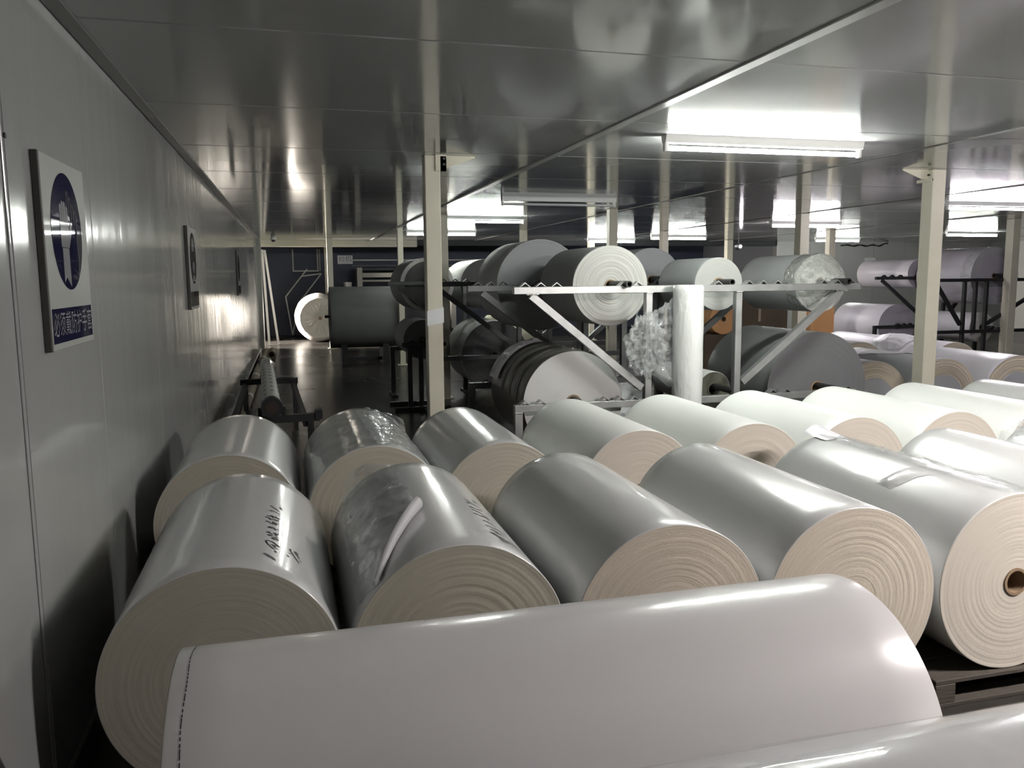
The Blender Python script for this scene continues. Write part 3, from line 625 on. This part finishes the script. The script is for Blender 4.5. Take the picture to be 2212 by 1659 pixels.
rQ = rk('glossy white roll on the far right rack\'s top rail, left of the broad column', 0.872, 0.0006, 0.0207, 14.6, 1.6, 'lilac', 'f_lilac', (0.12, 0.3))
rR = rk('lilac-white roll with grey end on the far right rack\'s lower rail', 0.837, -0.0735, 0.0307, 14.6, 1.5, 'lilac', 'f_lilac', (0.12, 0.3))
rT = rk('large lilac-grey wrapped roll right of the broad column', 1.0018, -0.0035, 0.0417, 13.05, 1.42, 'lilac_gray', 'f_lilac', (0.34, 0.3))
rS = rk('white plastic-wrapped roll below the lilac-grey roll at right', 0.985, -0.0790, 0.0215, 13.05, 1.4, 'sheet', 'f_plain', (0.28, 0.1))
# crumpled plastic hood on the long grey roll's end
def hood(u, v):
    a = R(-150 + 300 * u); rr = rG.r * (1.02 - 0.72 * max(0, v - 0.42) / 0.58) ; y = -0.5 + 0.20 - 0.46 * v
    nz = noise.noise(Vector((math.cos(a) * 4, math.sin(a) * 4, v * 6))); rr += 0.016 * nz
    return (rr * math.sin(a) + 0.03 * max(0, v - .4), y + 0.02 * nz, rG.r + rr * math.cos(a) * (1 - 0.12 * max(0, v - .4)))
MB().grid(hood, 60, 24).build('plastic_hood', 'hood', rG.body, angle=25)
def hood2(u, v):
    a = R(-180 + 360 * u); rr = rT.r * (1.015 if v < 0.5 else 1.015 - 0.6 * (v - 0.5)); y = -0.71 + 0.25 - 0.27 * min(1, v * 2)
    nz = noise.noise(Vector((math.cos(a) * 5, math.sin(a) * 5, v * 7))); rr += 0.012 * nz
    return (rr * math.sin(a), y, rT.r + rr * math.cos(a))
MB().grid(hood2, 60, 16).build('plastic_hood', 'crumple', rT.body, angle=25)
# loose wrap bunched over the brown roll's far edge
def bunch(u, v):
    a = R(-75 + 75 * u); y = 0.30 + 0.32 * v; nz = noise.noise(Vector((u * 9, v * 5, 2.2)))
    rr = rC.r + 0.02 + 0.035 * abs(nz) * math.sin(math.pi * v)
    return (rr * math.sin(a), y, rC.r + rr * math.cos(a))
MB().grid(bunch, 40, 12).build('bunched_wrap', 'sheet', rC.body, angle=40)
for k, (y0, y1) in enumerate(((-0.36, -0.24), (-0.12, 0.02), (0.12, 0.24))):
    def band(u, v, y0=y0, y1=y1):
        a = R(-85 + 150 * u); rr = rC.r + 0.004 + 0.006 * math.sin(math.pi * v) + 0.005 * noise.noise(Vector((u * 8, v * 3, y0 * 9)))
        return (rr * math.sin(a), y0 + (y1 - y0) * v + 0.03 * math.sin(u * 3), rC.r + rr * math.cos(a))
    MB().grid(band, 40, 8).build('wrap_fold', 'brown_wrap', rC.body, angle=60)
# torn white film sheet hanging from the small white-ended roll and the ringed roll
for o, th0, th1 in ((rE, 100, 140), (rA, 95, 135)):
    def tail(u, v, o=o, th0=th0, th1=th1):
        a = R(th0 + (th1 - th0) * u); rr = o.r + 0.004 + 0.13 * v * u; return (rr * math.sin(a), -o.L / 2 + 0.01 + 0.25 * v, o.r + rr * math.cos(a))
    MB().grid(tail, 10, 6).build('paper_tail', 'note', o.body, angle=60)

# bubble-wrapped tube standing against the middle post, with loose film
bw = thing('bubble_wrapped_roll', 'white bubble-wrapped roll standing upright against the rack\'s middle post', 'wrapped roll', (3.245, 6.36, 0))
def bwf(u, v):
    a = 2 * math.pi * u; z = 0.0 + 1.675 * v; rr = 0.128 + 0.004 * noise.noise(Vector((math.cos(a) * 3, math.sin(a) * 3, z * 6))) - 0.012 * max(0, (v - 0.985) / 0.015)
    return (rr * math.cos(a), rr * math.sin(a), z)
MB().grid(bwf, 72, 70).build('bubble_wrap', 'tubewrap', bw, angle=70)
MB().lathe([(0.0, 1.668), (0.06, 1.672), (0.118, 1.674)], 40).build('top_end', 'paper', bw).matrix_local = Matrix(((1, 0, 0, 0), (0, 0, 1, 0), (0, 1, 0, 0), (0, 0, 0, 1)))
cf = thing('crumpled_film', 'crumpled clear film bunched between rack post and bubble-wrapped roll', 'plastic film', (2.95, 6.42, 1.1))
def clump(u, v):
    a = 2 * math.pi * u; b = math.pi * (v - 0.5); d = Vector((math.cos(b) * math.cos(a), math.cos(b) * math.sin(a), math.sin(b)))
    nz = noise.noise(d * 3.2) * 0.35 + noise.noise(d * 9) * 0.22 + noise.noise(d * 20) * 0.10; k = 1 + nz
    return (-0.07 + d.x * 0.155 * k * (1.1 - 0.35 * (d.z > 0) * d.z), -0.02 + d.y * 0.07 * k, 0.08 + d.z * 0.235 * k)
MB().grid(clump, 60, 40).build('film_clump', 'crumple', cf, angle=18)
def web(u, v):
    p0 = Vector((-0.03, 0.0, 0.33)); p1 = Vector((0.18, -0.02, 0.47)); q0 = Vector((0.0, 0, -0.14)); q1 = Vector((0.18, -0.02, -0.24))
    p = (p0 * (1 - u) + p1 * u) * (1 - v) + (q0 * (1 - u) + q1 * u) * v
    return p + Vector((0, 0.03 * noise.noise(Vector((u * 5, v * 9, 1))), 0.02 * noise.noise(Vector((u * 7, v * 5, 4)))))
MB().grid(web, 24, 40).build('film_web', 'clear', cf, angle=25)
MB().tube([(-0.02, 0.01, -0.12), (0.06, 0, -0.17), (0.18, -0.01, -0.25)], [0.05, 0.035, 0.05], 14).build('film_twist', 'crumple', cf, angle=25)
# low black stand for the small roll at left
ls = thing('roll_stand', 'low black stand carrying the small roll left of the noted column', 'stand', (1.76, 11.12, 0), 0)
MB().box(-0.30, 0.30, 0, 0.05, 0.83, 0.885, bev=0.004).build('rail', 'black', ls, angle=0)
for x in (-0.2, -0.05): MB().box(x - 0.03, x + 0.03, 0, 0.05, 0, 0.83, bev=0.004).build('leg', 'black', ls, angle=0)
MB().box(-0.45, 0.3, -0.3, -0.24, 0, 0.05, bev=0.004).build('foot', 'black', ls, angle=0)
MB().box(-0.45, 0.3, 0.24, 0.30, 0, 0.05, bev=0.004).build('foot', 'black', ls, angle=0)
for x in (-0.16, -0.03): vbracket(ls, x, 0, 0.885, 'black')

# ------------------------------------------------------------------ floor rolls behind the broad column
GT = 'rolls on the floor behind the broad column'
tz = 0.43
for x, y, L, b, lab, fc in (
    (5.83, 7.25, 1.45, 'grey_mid', 'floor roll with two-tone end left of the broad column\'s foot', 'f_two'),
    (6.70, 7.25, 1.45, 'grey_mid', 'floor roll with chipped two-tone end right of the broad column\'s foot', 'f_two'),
    (7.66, 7.25, 1.55, 'lilac', 'floor roll with two-tone end at the right edge under draped sheeting', 'f_two')):
    o = roll('film_roll', lab, 'film roll', x, y, tz, tz, L, b, fc, group=GT, fine=True, ragged=0.004, rc=0.06)
    MB().lathe([(0.058, -L / 2 - 0.006), (0.25, -L / 2 - 0.006), (0.258, -L / 2 + 0.002)], 64, (0, tz)).build('inner_layers', 'f_grey', o.t, angle=40)
    if x > 7:
        patch(o, [(-88, 7.3), (60, 7.26), (60, 8.75), (-80, 8.7)], 'draped_sheet', 'sheet', amp=0.006, off=0.003, seed=x)
    elif x > 6:
        patch(o, [(-10, 7.9), (75, 7.45), (75, 8.7), (-40, 8.7)], 'draped_sheet', 'sheet', amp=0.006, off=0.003, seed=x)
for x, y, L, b, lab in (
    (7.32, 9.4, 1.5, 'grey_mid', 'second-line floor roll with pale arched end behind the huge grey roll'),
    (8.42, 8.95, 2.4, 'lilac', 'glossy white floor roll running past the far side of the broad column')):
    o = roll('film_roll', lab, 'film roll', x, y, tz, tz, L, b, 'f_two', group=GT, fine=True, ragged=0.003, rc=0.06)
    if x > 8:
        patch(o, [(-45, 9.6), (10, 9.5), (15, 10.3), (-60, 10.2)], 'loose_sheet', 'sheet', amp=0.02, off=0.004, seed=1.5, lift=lambda u, v: 0.06 * math.sin(math.pi * u) * math.sin(math.pi * v))

# ------------------------------------------------------------------ far left of the hall
wr_ = thing('wrapped_roll', 'large roll in pleated white wrap lit by the doorway, beside the far column', 'wrapped roll', (0.84, 24.2, 0))
RW = 0.675
sh = [(0.50, -0.70), (0.555, -0.685), (0.60, -0.645), (0.635, -0.58), (0.66, -0.48), (RW, -0.34), (RW, 0.0), (RW, 0.45), (0.64, 0.6), (0.5, 0.68)]
wbd = MB().lathe(sh, 96, (0, RW), lambda th, yy: 0.008 * noise.noise(Vector((math.cos(th) * 6, math.sin(th) * 6, yy * 2)))).build('wrapped_body', 'wrapcloth', wr_, angle=60)
pl = MB(); nseg = 120
for i in range(9):
    rr = 0.05 + (0.53 - 0.05) * i / 8
    for j in range(nseg):
        t = 2 * math.pi * j / nseg; d = 0.020 * math.sin(t * 26 + 0.6 * math.sin(t * 5)) * math.sin(math.pi * i / 8) ** 0.7 + 0.012 * noise.noise(Vector((math.cos(t) * 3, math.sin(t) * 3, i * 0.7)))
        pl.v.append((rr * math.sin(t), -0.700 - abs(d) - 0.02 * (1 - i / 8), RW + rr * math.cos(t)))
for i in range(8):
    for j in range(nseg):
        j2 = (j + 1) % nseg; pl.f.append((i * nseg + j, i * nseg + j2, (i + 1) * nseg + j2, (i + 1) * nseg + j))
pl.build('pleated_end', 'wrapcloth', wr_, angle=40)
rg = MB().grid(lambda u, v: ((0.50 + 0.085 * v + 0.012 * noise.noise(Vector((math.cos(6.283 * u) * 8, math.sin(6.283 * u) * 8, v)))) * math.sin(6.283 * u), -0.705 - 0.03 * math.sin(math.pi * v) + 0.03 * v, RW + (0.50 + 0.085 * v + 0.012 * noise.noise(Vector((math.cos(6.283 * u) * 8, math.sin(6.283 * u) * 8, v)))) * math.cos(6.283 * u)), 90, 5).build('frayed_rim', 'wrapcloth', wr_, angle=50)
MB().lathe([(0.0, -0.735), (0.05, -0.735), (0.05, -0.70)], 16, (0, RW)).build('core_plug', 'core', wr_)
dr = roll('paper_roll', 'large dark grey roll lying crosswise on a stand in the aisle', 'paper roll', 1.50, 17.55, 0.955, 0.63, 1.36, 'drum_grey', 'f_dark', rc=0.06, rz=R(90), shaft=(0.1, 0.1))
st = thing('roll_cradle', 'dark low cradle under the crosswise grey roll', 'cradle', (1.50, 17.55, 0))
for s in (-0.42, 0.42):
    MB().prism([(s - 0.06, -0.38, 0.0), (s - 0.06, 0.38, 0.0), (s - 0.06, 0.38, 0.42), (s - 0.06, 0.22, 0.345), (s - 0.06, 0, 0.309), (s - 0.06, -0.22, 0.345), (s - 0.06, -0.38, 0.42)], (0.12, 0, 0)).build('saddle', 'black', st, angle=0)
MB().box(-0.36, 0.36, -0.04, 0.04, 0.05, 0.12, bev=0.004).build('tie_bar', 'black', st, angle=0)

# trolley with the perforated pipe
tr = thing('pipe_trolley', 'low black trolley frame on the floor by the panel wall', 'trolley', (-0.2, 9.3, 0))
zt = 0.47
MB().bar((-0.42, 1.55, zt), (0.28, 1.55, zt), 0.06, 0.07, (0, 0, 1)).build('cross_bar', 'black', tr, angle=0)
MB().bar((-0.10, -1.45, zt), (0.44, -1.42, zt), 0.06, 0.07, (0, 0, 1)).build('cross_bar', 'black', tr, angle=0)
MB().bar((-0.36, 1.55, zt - 0.04), (-0.33, -1.3, zt - 0.04), 0.055, 0.06, (0, 0, 1)).build('side_rail', 'black', tr, angle=0)
MB().bar((0.22, 1.55, zt - 0.04), (0.32, -1.42, zt - 0.06), 0.055, 0.06, (0, 0, 1)).build('side_rail', 'black', tr, angle=0)
for x, y in ((-0.36, 1.5), (0.24, 1.5), (-0.33, -1.25), (0.36, -1.42)):
    MB().box(x - 0.03, x + 0.03, y - 0.03, y + 0.03, 0.0, zt - 0.03, bev=0.004).build('leg', 'black', tr, angle=0)
for x in (-0.09, 0.12): MB().box(x - 0.02, x + 0.02, -1.47, -1.40, zt + 0.03, zt + 0.11, bev=0.004).build('stop', 'black', tr, angle=0)
MB().box(0.40, 0.47, -1.47, -1.38, zt - 0.02, zt + 0.07, bev=0.004).build('stop', 'black', tr, angle=0)
pp = thing('perforated_pipe', 'white perforated pipe lying on the black trolley, dark ringed end', 'pipe', (-0.2, 9.3, 0))
p0 = Vector((0.02, -1.55, zt + 0.125)); p1 = Vector((-0.12, 2.6, zt + 0.125))
pw = MB().tube([p0 + (p1 - p0) * k / 6 for k in range(7)], 0.085, 24).build('pipe_wall', 'perf', pp, angle=50)
dirp = (p1 - p0).normalized(); sidep = dirp.cross(Vector((0, 0, 1))).normalized(); upp = sidep.cross(dirp)
for k in range(11):
    for a in (-40, 10, 60):
        c0 = p0 + (p1 - p0) * (0.10 + k * 0.08 + (0.04 if a == 10 else 0)); nn = (upp * math.cos(R(a)) + sidep * math.sin(R(a)))
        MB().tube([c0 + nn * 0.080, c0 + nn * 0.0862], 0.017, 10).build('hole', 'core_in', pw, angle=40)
MB().tube([p0 - dirp * 0.02, p0 + dirp * 0.10], 0.096, 24).build('end_ring', 'black', pp, angle=40)
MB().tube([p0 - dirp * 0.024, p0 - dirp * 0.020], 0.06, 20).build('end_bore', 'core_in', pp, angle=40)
def tear(u, v):
    p = p0 + (p1 - p0) * (0.80 + 0.12 * u); a = R(-20 + 120 * v); rr = 0.09 + 0.10 * max(0, v - 0.5) * u
    return p + (upp * math.cos(a) + sidep * math.sin(a)) * rr
MB().grid(tear, 10, 12).build('torn_film', 'clear2', pp, angle=40)
# cardboard tubes along the foot of the wall
GC = 'cardboard tubes along the wall foot'
tubes = [('cardboard tube on the floor along the wall, beside the black trolley', 8.6, 11.2, 0.10), ('cardboard tube along the wall just beyond the trolley', 11.3, 13.7, 0.11),
         ('cardboard tube lying midway along the wall foot', 13.9, 16.4, 0.10), ('far cardboard tube along the wall foot near the doorway', 16.7, 20.4, 0.12)]
for lab, a, b, off in tubes:
    t = thing('cardboard_tube', lab, 'tube', wallpt((a + b) / 2, off + 0.03), -WALL_A * -1, GC); h = (b - a) / 2
    MB().lathe([(0.05, -h), (0.065, -h), (0.065, h), (0.05, h)], 24, (0, 0.065), closed=True).build('tube_wall', 'cardboard', t, angle=40)
    MB().lathe([(0.066, -h * 0.2), (0.0675, -h * 0.2), (0.0675, -h * 0.05), (0.066, -h * 0.05)], 24, (0, 0.065), closed=True).build('tape_band', 'paper', t, angle=40)
t = thing('cardboard_tube', 'short stubby tube end beside the far wall tubes', 'tube', (-0.40, 19.6, 0), 0, GC)
MB().lathe([(0.06, -0.5), (0.085, -0.5), (0.085, 0.5), (0.06, 0.5)], 24, (0, 0.085), closed=True).build('tube_wall', 'cardboard', t, angle=40)
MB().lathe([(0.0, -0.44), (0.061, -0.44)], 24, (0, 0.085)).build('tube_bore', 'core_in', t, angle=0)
# leaning white planks by the doorway
for lab, x0, x1, yy in (('white plank leaning by the doorway, the right one of two', -0.545, -0.29, 23.2), ('white plank leaning upright by the doorway, the left one of two', -0.60, -0.52, 22.9)):
    t = thing('plank', lab, 'plank', (x1, yy, 0), 0, 'white planks by the doorway')
    MB().bar((0, 0, 0.01), (x0 - x1, 0.05, 2.52), 0.055, 0.10, (0, 1, 0)).build('board', 'plank', t, angle=0)
    MB().bar((0.0, -0.053, 0.012), (x0 - x1, -0.003, 2.518), 0.06, 0.012, (0, 1, 0)).build('edge_strip', 'plank', t, angle=0)
# skewed steel frame standing in the dark hall
sf = thing('metal_frame', 'thin metal frame tilted against the dark far wall', 'frame', (0.5, 26.2, 0))
def fb(a, b): MB().bar((a[0] - 0.5, 0, H + a[1]), (b[0] - 0.5, 0.0, H + b[1]), 0.035, 0.035, (0, 1, 0)).build('frame_bar', 'trim_light', sf, angle=0)
A_, B_, C_, D_, E_ = (0.60, 0.30), (-0.06, -0.53), (0.10, -1.70), (1.02, 0.16), (0.42, 0.08)
fb(A_, B_); fb(B_, C_); fb(E_, D_); fb(D_, (0.32, -0.72)); fb((0.32, -0.72), C_)
# cream machine with white bucket
mc = thing('winding_machine', 'cream machine frame with long rollers in the dark hall behind the crosswise roll', 'machine', (2.7, 25.5, 0))
MB().box(-0.66, -0.50, 0, 0.5, 0, H + 0.33, bev=0.01).build('side_frame', 'cream_machine', mc, angle=0)
MB().box(2.2, 2.36, 0, 0.5, 0, H + 0.33, bev=0.01).build('side_frame', 'cream_machine', mc, angle=0)
MB().box(-0.5, 2.2, 0.02, 0.12, H + 0.03, H + 0.17, bev=0.008).build('beam', 'cream_machine', mc, angle=0)
MB().box(-0.5, 2.2, 0.10, 0.14, H - 0.10, H - 0.04, bev=0.006).build('beam', 'cream_machine', mc, angle=0)
MB().tube([(-0.5, 0.3, H + 0.28), (2.2, 0.3, H + 0.28)], 0.05, 16).build('roller', 'steel_dark', mc)
MB().tube([(-0.5, 0.3, H - 0.30), (2.2, 0.3, H - 0.30)], 0.10, 16).build('roller', 'steel_dark', mc)
MB().tube([(-0.45, -0.03, H - 0.22), (-0.35, -0.03, H - 0.22), (-0.35, -0.03, H - 0.42)], 0.02, 8).build('handle', 'black', mc)
MB().box(-0.3, 2.0, 0.15, 0.45, 0.4, H - 0.7, bev=0.01).build('lower_panel', 'dark', mc, angle=0)
bk = thing('bucket', 'white bucket on a ledge beside the cream machine', 'bucket', (1.75, 25.4, H - 0.44))
MB().tube([(0, 0, 0), (0, 0, 0.33)], [0.10, 0.12], 24).build('body', 'bucket', bk)
MB().tube([(0, 0, 0.315), (0, 0, 0.335)], 0.128, 24).build('rim', 'bucket', bk)
lg = thing('side_table', 'dark table holding the white bucket beside the machine', 'table', (1.72, 25.4, 0))
MB().box(-0.26, 0.26, -0.25, 0.25, H - 0.48, H - 0.44, bev=0.004).build('top', 'dark', lg, angle=0)
for sx in (-0.22, 0.22):
    for sy in (-0.2, 0.2): MB().box(sx - 0.02, sx + 0.02, sy - 0.02, sy + 0.02, 0, H - 0.48).build('leg', 'dark', lg, angle=0)

def text_mesh(body, name, m, parent, mtx, size, ext=0.0, sx=1.0, sy=1.0):
    c = bpy.data.curves.new(name, 'FONT'); c.body = body; c.size = size; c.align_x = 'CENTER'; c.align_y = 'CENTER'; c.extrude = ext; c.resolution_u = 3
    o = bpy.data.objects.new('tmp', c); COL.objects.link(o)
    me = bpy.data.meshes.new_from_object(o.evaluated_get(bpy.context.evaluated_depsgraph_get()))
    bpy.data.objects.remove(o); bpy.data.curves.remove(c)
    me.name = name; me.transform(Matrix.Diagonal((sx, sy, 1, 1))); me.materials.clear(); me.materials.append(M[m])
    ob = bpy.data.objects.new(name, me); COL.objects.link(ob); ob.parent = parent; ob.matrix_local = mtx; return ob
ps = thing('paper_sign', 'white paper sign with black characters on the dark far wall', 'sign', (1.80, 26.985, H + 0.46))
pss = MB().box(-0.235, 0.235, -0.006, 0, 0, 0.27).build('sheet', 'note', ps, angle=0)
text_mesh('纱机', 'lettering', 'ink_soft', pss, Matrix.Translation((0.0, -0.008, 0.15)) @ Matrix.Rotation(R(90), 4, 'X'), 0.20)

# ------------------------------------------------------------------ safety signs on the left wall
def disc(n, r, cx, cz, y=0.0): return [(cx + r * math.cos(2 * math.pi * k / n), y, cz + r * math.sin(2 * math.pi * k / n)) for k in range(n)]
def sign(label, yc, w, h, printm, kind):
    """local x runs along the wall toward the far end, local -y faces the room"""
    px = wallpt(yc, 0.0, H + 0.095 - h / 2)
    t = thing('safety_sign', label, 'sign', px, R(90) + WALL_A, 'round-symbol safety signs on the left wall')
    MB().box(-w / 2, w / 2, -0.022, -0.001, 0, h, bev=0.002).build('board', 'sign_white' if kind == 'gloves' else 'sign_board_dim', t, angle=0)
    MB().box(-w / 2 - 0.018, -w / 2, -0.024, -0.001, 0.0, h, bev=0.002).build('edge_strip', 'sign_edge', t, angle=0)
    y0 = -0.0225
    cz = h * 0.625
    R0 = h * 0.315
    dk = MB().prism(disc(72, R0, 0.0, cz, y0), (0, -0.0008, 0)).build('round_print', printm, t, angle=0)
    bd = MB().prism([(-w * 0.47, y0, h * 0.035), (w * 0.47, y0, h * 0.035), (w * 0.47, y0, h * 0.215), (-w * 0.47, y0, h * 0.215)], (0, -0.0008, 0)).build('caption_band', printm, t, angle=0)
    y1 = y0 - 0.0012
    if kind == 'gloves':
        g = MB()
        def blob(pts): g.prism([(a, y1, cz + b) for a, b in pts], (0, -0.0006, 0))
        blob([(-0.085, -0.185), (-0.055, -0.165), (0.005, -0.20), (0.005, -0.06), (-0.085, -0.06)])            # cuff, front glove
        blob([(-0.095, -0.058), (0.015, -0.058), (0.018, 0.03), (-0.098, 0.03)])                                # palm
        for k in range(4): blob([(-0.097 + k * 0.029, 0.032), (-0.072 + k * 0.029, 0.032), (-0.072 + k * 0.029, 0.088 + (0.012 if k in (1, 2) else 0)), (-0.078 + k * 0.029, 0.096 + (0.012 if k in (1, 2) else 0)), (-0.091 + k * 0.029, 0.096 + (0.012 if k in (1, 2) else 0)), (-0.097 + k * 0.029, 0.088 + (0.012 if k in (1, 2) else 0))])
        blob([(0.019, -0.05), (0.055, 0.0), (0.06, 0.03), (0.046, 0.035), (0.019, 0.0)])                        # thumb
        g.build('glove_symbol', 'sign_symbol', dk, angle=0)
        g2 = MB()
        for k in range(4):
            x = 0.0 + k * 0.033; zt_ = 0.135 - 0.022 * k
            pts = [(x, 0.09 - 0.02 * k), (x, zt_), (x + 0.009, zt_ + 0.014), (x + 0.022, zt_ + 0.010), (x + 0.027, zt_ - 0.006), (x + 0.028, 0.06 - 0.02 * k)]
            for a, b in zip(pts[:-1], pts[1:]): g2.bar((a[0], y1 - 0.0004, cz + a[1]), (b[0], y1 - 0.0004, cz + b[1]), 0.0009, 0.006, (0, 1, 0))
        for a, b in (((0.125, 0.0), (0.135, -0.10)), ((0.135, -0.10), (0.12, -0.16)), ((0.06, -0.135), (0.12, -0.16))):
            g2.bar((a[0], y1 - 0.0004, cz + a[1]), (b[0], y1 - 0.0004, cz + b[1]), 0.0009, 0.006, (0, 1, 0))
        g2.build('rear_glove_outline', 'sign_symbol', dk, angle=0)
        text_mesh('必须戴防护手套', 'caption', 'sign_symbol', bd, Matrix.Translation((0.0, y1 - 0.0004, h * 0.122)) @ Matrix.Rotation(R(90), 4, 'X'), 0.092, sx=0.86, sy=1.0)
    elif kind == 'mask':
        g = MB()
        pts = [(0.07 * math.cos(a), 0.085 + 0.085 * math.sin(a)) for a in [R(10 * k) for k in range(-2, 21)]]
        g.prism([(a, y1, cz + b) for a, b in pts], (0, -0.0006, 0))
        g.prism([(a, y1, cz + b) for a, b in [(-0.045, -0.03), (0.05, -0.03), (0.07, -0.075), (0.03, -0.12), (-0.03, -0.12), (-0.06, -0.075)]], (0, -0.0006, 0))
        g.prism([(a, y1, cz + b) for a, b in [(-0.035, -0.135), (0.035, -0.135), (0.09, -0.19), (-0.09, -0.19)]], (0, -0.0006, 0))
        g.build('head_symbol', 'sign_symbol', dk, angle=0)
    return t
sign('white safety sign with blue disc and gloves nearest the camera on the left wall', 3.42, 0.60, 0.67, 'sign_blue', 'gloves')
sign('second safety sign along the left wall, dark disc with a pale head', 7.45, 0.60, 0.67, 'sign_gray', 'mask')
sign('farthest safety sign on the left wall, seen nearly edge-on', 13.6, 0.60, 0.67, 'sign_gray', 'plain')

# ------------------------------------------------------------------ cartons, cable, small fittings at the back
kr = roll('kraft_roll', 'orange kraft-wrapped roll behind the rack, left of the dark carton', 'wrapped roll', 7.48, 13.3, 0.98, 0.27, 0.9, 'kraft', 'kraft', rc=0.05, shaft=None)
kb = thing('crate', 'dark crate under the orange kraft roll', 'crate', (7.48, 13.75, 0))
MB().box(-0.40, 0.25, -0.5, 0.5, 0.04, 0.71, bev=0.006).build('body', 'brown_box', kb, angle=0)
MB().box(-0.41, 0.26, -0.51, 0.51, 0.0, 0.04, bev=0.004).build('skid', 'wood', kb, angle=0)
cb = thing('carton', 'large dark brown carton behind the rack', 'carton', (8.62, 14.3, 0))
MB().box(-0.80, 0.42, -0.6, 0.6, 0, 1.30, bev=0.006).build('body', 'brown_box', cb, angle=0)
for s in (-0.6, 0.0): MB().box(-0.80, 0.42, s + 0.002, s + 0.597, 1.30, 1.306).build('flap', 'brown_box', cb, angle=0)
MB().box(-0.20, -0.15, -0.603, 0.6, 0.9, 1.308).build('tape', 'cardboard', cb, angle=0)
ob_ = thing('carton', 'orange carton standing between the dark carton and the lilac roll', 'carton', (10.05, 14.3, 0))
MB().box(-0.30, 0.22, -0.3, 0.3, 0, 1.26, bev=0.006).build('body', 'kraft', ob_, angle=0)
for s in (-0.3, 0.0): MB().box(-0.30, 0.22, s + 0.002, s + 0.297, 1.26, 1.266).build('flap', 'kraft', ob_, angle=0)
sk = thing('bagged_goods', 'yellowish plastic-covered goods glimpsed under the rack', 'bag', (3.9, 14.6, 0))
def bag(u, v):
    a = 2 * math.pi * u; b = math.pi * (v - 0.5); d = Vector((math.cos(b) * math.cos(a), math.cos(b) * math.sin(a), math.sin(b))); k = 1 + 0.18 * noise.noise(d * 3) + 0.07 * noise.noise(d * 9)
    sg = lambda q: math.copysign(abs(q) ** 0.55, q)
    return (sg(d.x) * 0.55 * k, sg(d.y) * 0.4 * k, 0.55 + sg(d.z) * 0.53 * k)
MB().grid(bag, 40, 24).build('bag_skin', 'yellow_cloth', sk, angle=50)
MB().tube([(0, 0, 1.04), (0.03, 0, 1.10), (0.02, 0.02, 1.16)], [0.10, 0.03, 0.07], 12).build('tied_neck', 'yellow_cloth', sk, angle=50)
cable = thing('cable', 'black cable sagging along the top of the grey back wall', 'cable', (17.4, 22.31, 2.69))
MB().tube([(-0.8 + 1.6 * k / 24, 0, -0.05 + 0.02 * math.sin(k * 0.9) + (0.06 * max(0, (k - 19) / 5))) for k in range(25)], [0.014 + 0.012 * abs(math.sin(k * 0.7)) for k in range(25)], 8).build('strand', 'black', cable)
MB().tube([(-0.8, 0, -0.05), (-0.9, 0, -0.055)], 0.02, 8).build('cable_end', 'black', cable)
bx = thing('switch_box', 'small white box on the grey back wall under the black cable', 'switch box', (17.56, 22.335, H + 0.38))
MB().box(-0.19, 0.19, -0.05, 0, 0, 0.13, bev=0.006).build('case', 'paper', bx, angle=0)
MB().box(-0.15, 0.15, -0.056, -0.05, 0.02, 0.11, bev=0.003).build('cover', 'note', bx, angle=0)
dc = thing('security_camera', 'small dome camera on the ceiling near the doorway', 'camera', (-0.28, 21.2, 2.75))
MB().tube([(0, 0, 0), (0, 0, -0.05)], [0.07, 0.065], 20).build('base', 'housing', dc)
dome = MB(); dome.grid(lambda u, v: (0.055 * math.cos(v * math.pi / 2) * math.cos(2 * math.pi * u), 0.055 * math.cos(v * math.pi / 2) * math.sin(2 * math.pi * u), -0.05 - 0.055 * math.sin(v * math.pi / 2)), 20, 8)
dome.build('dome', 'sign_edge', dc)
lp = thing('spot_camera', 'little black spot with a glowing white lens beside the far columns', 'camera', (10.25, 17.6, 2.42))
MB().tube([(0, 0, 0.33), (0, 0, 0.06)], 0.012, 8).build('stem', 'black', lp)
MB().tube([(0, 0.07, 0), (0, -0.07, 0)], 0.075, 16).build('head', 'black', lp)
MB().tube([(0, -0.07, 0), (0, -0.078, 0)], 0.03, 12).build('lens', 'tube_lilac', lp)  # camera lens given a tube's emission, its bright glint put in as a glow
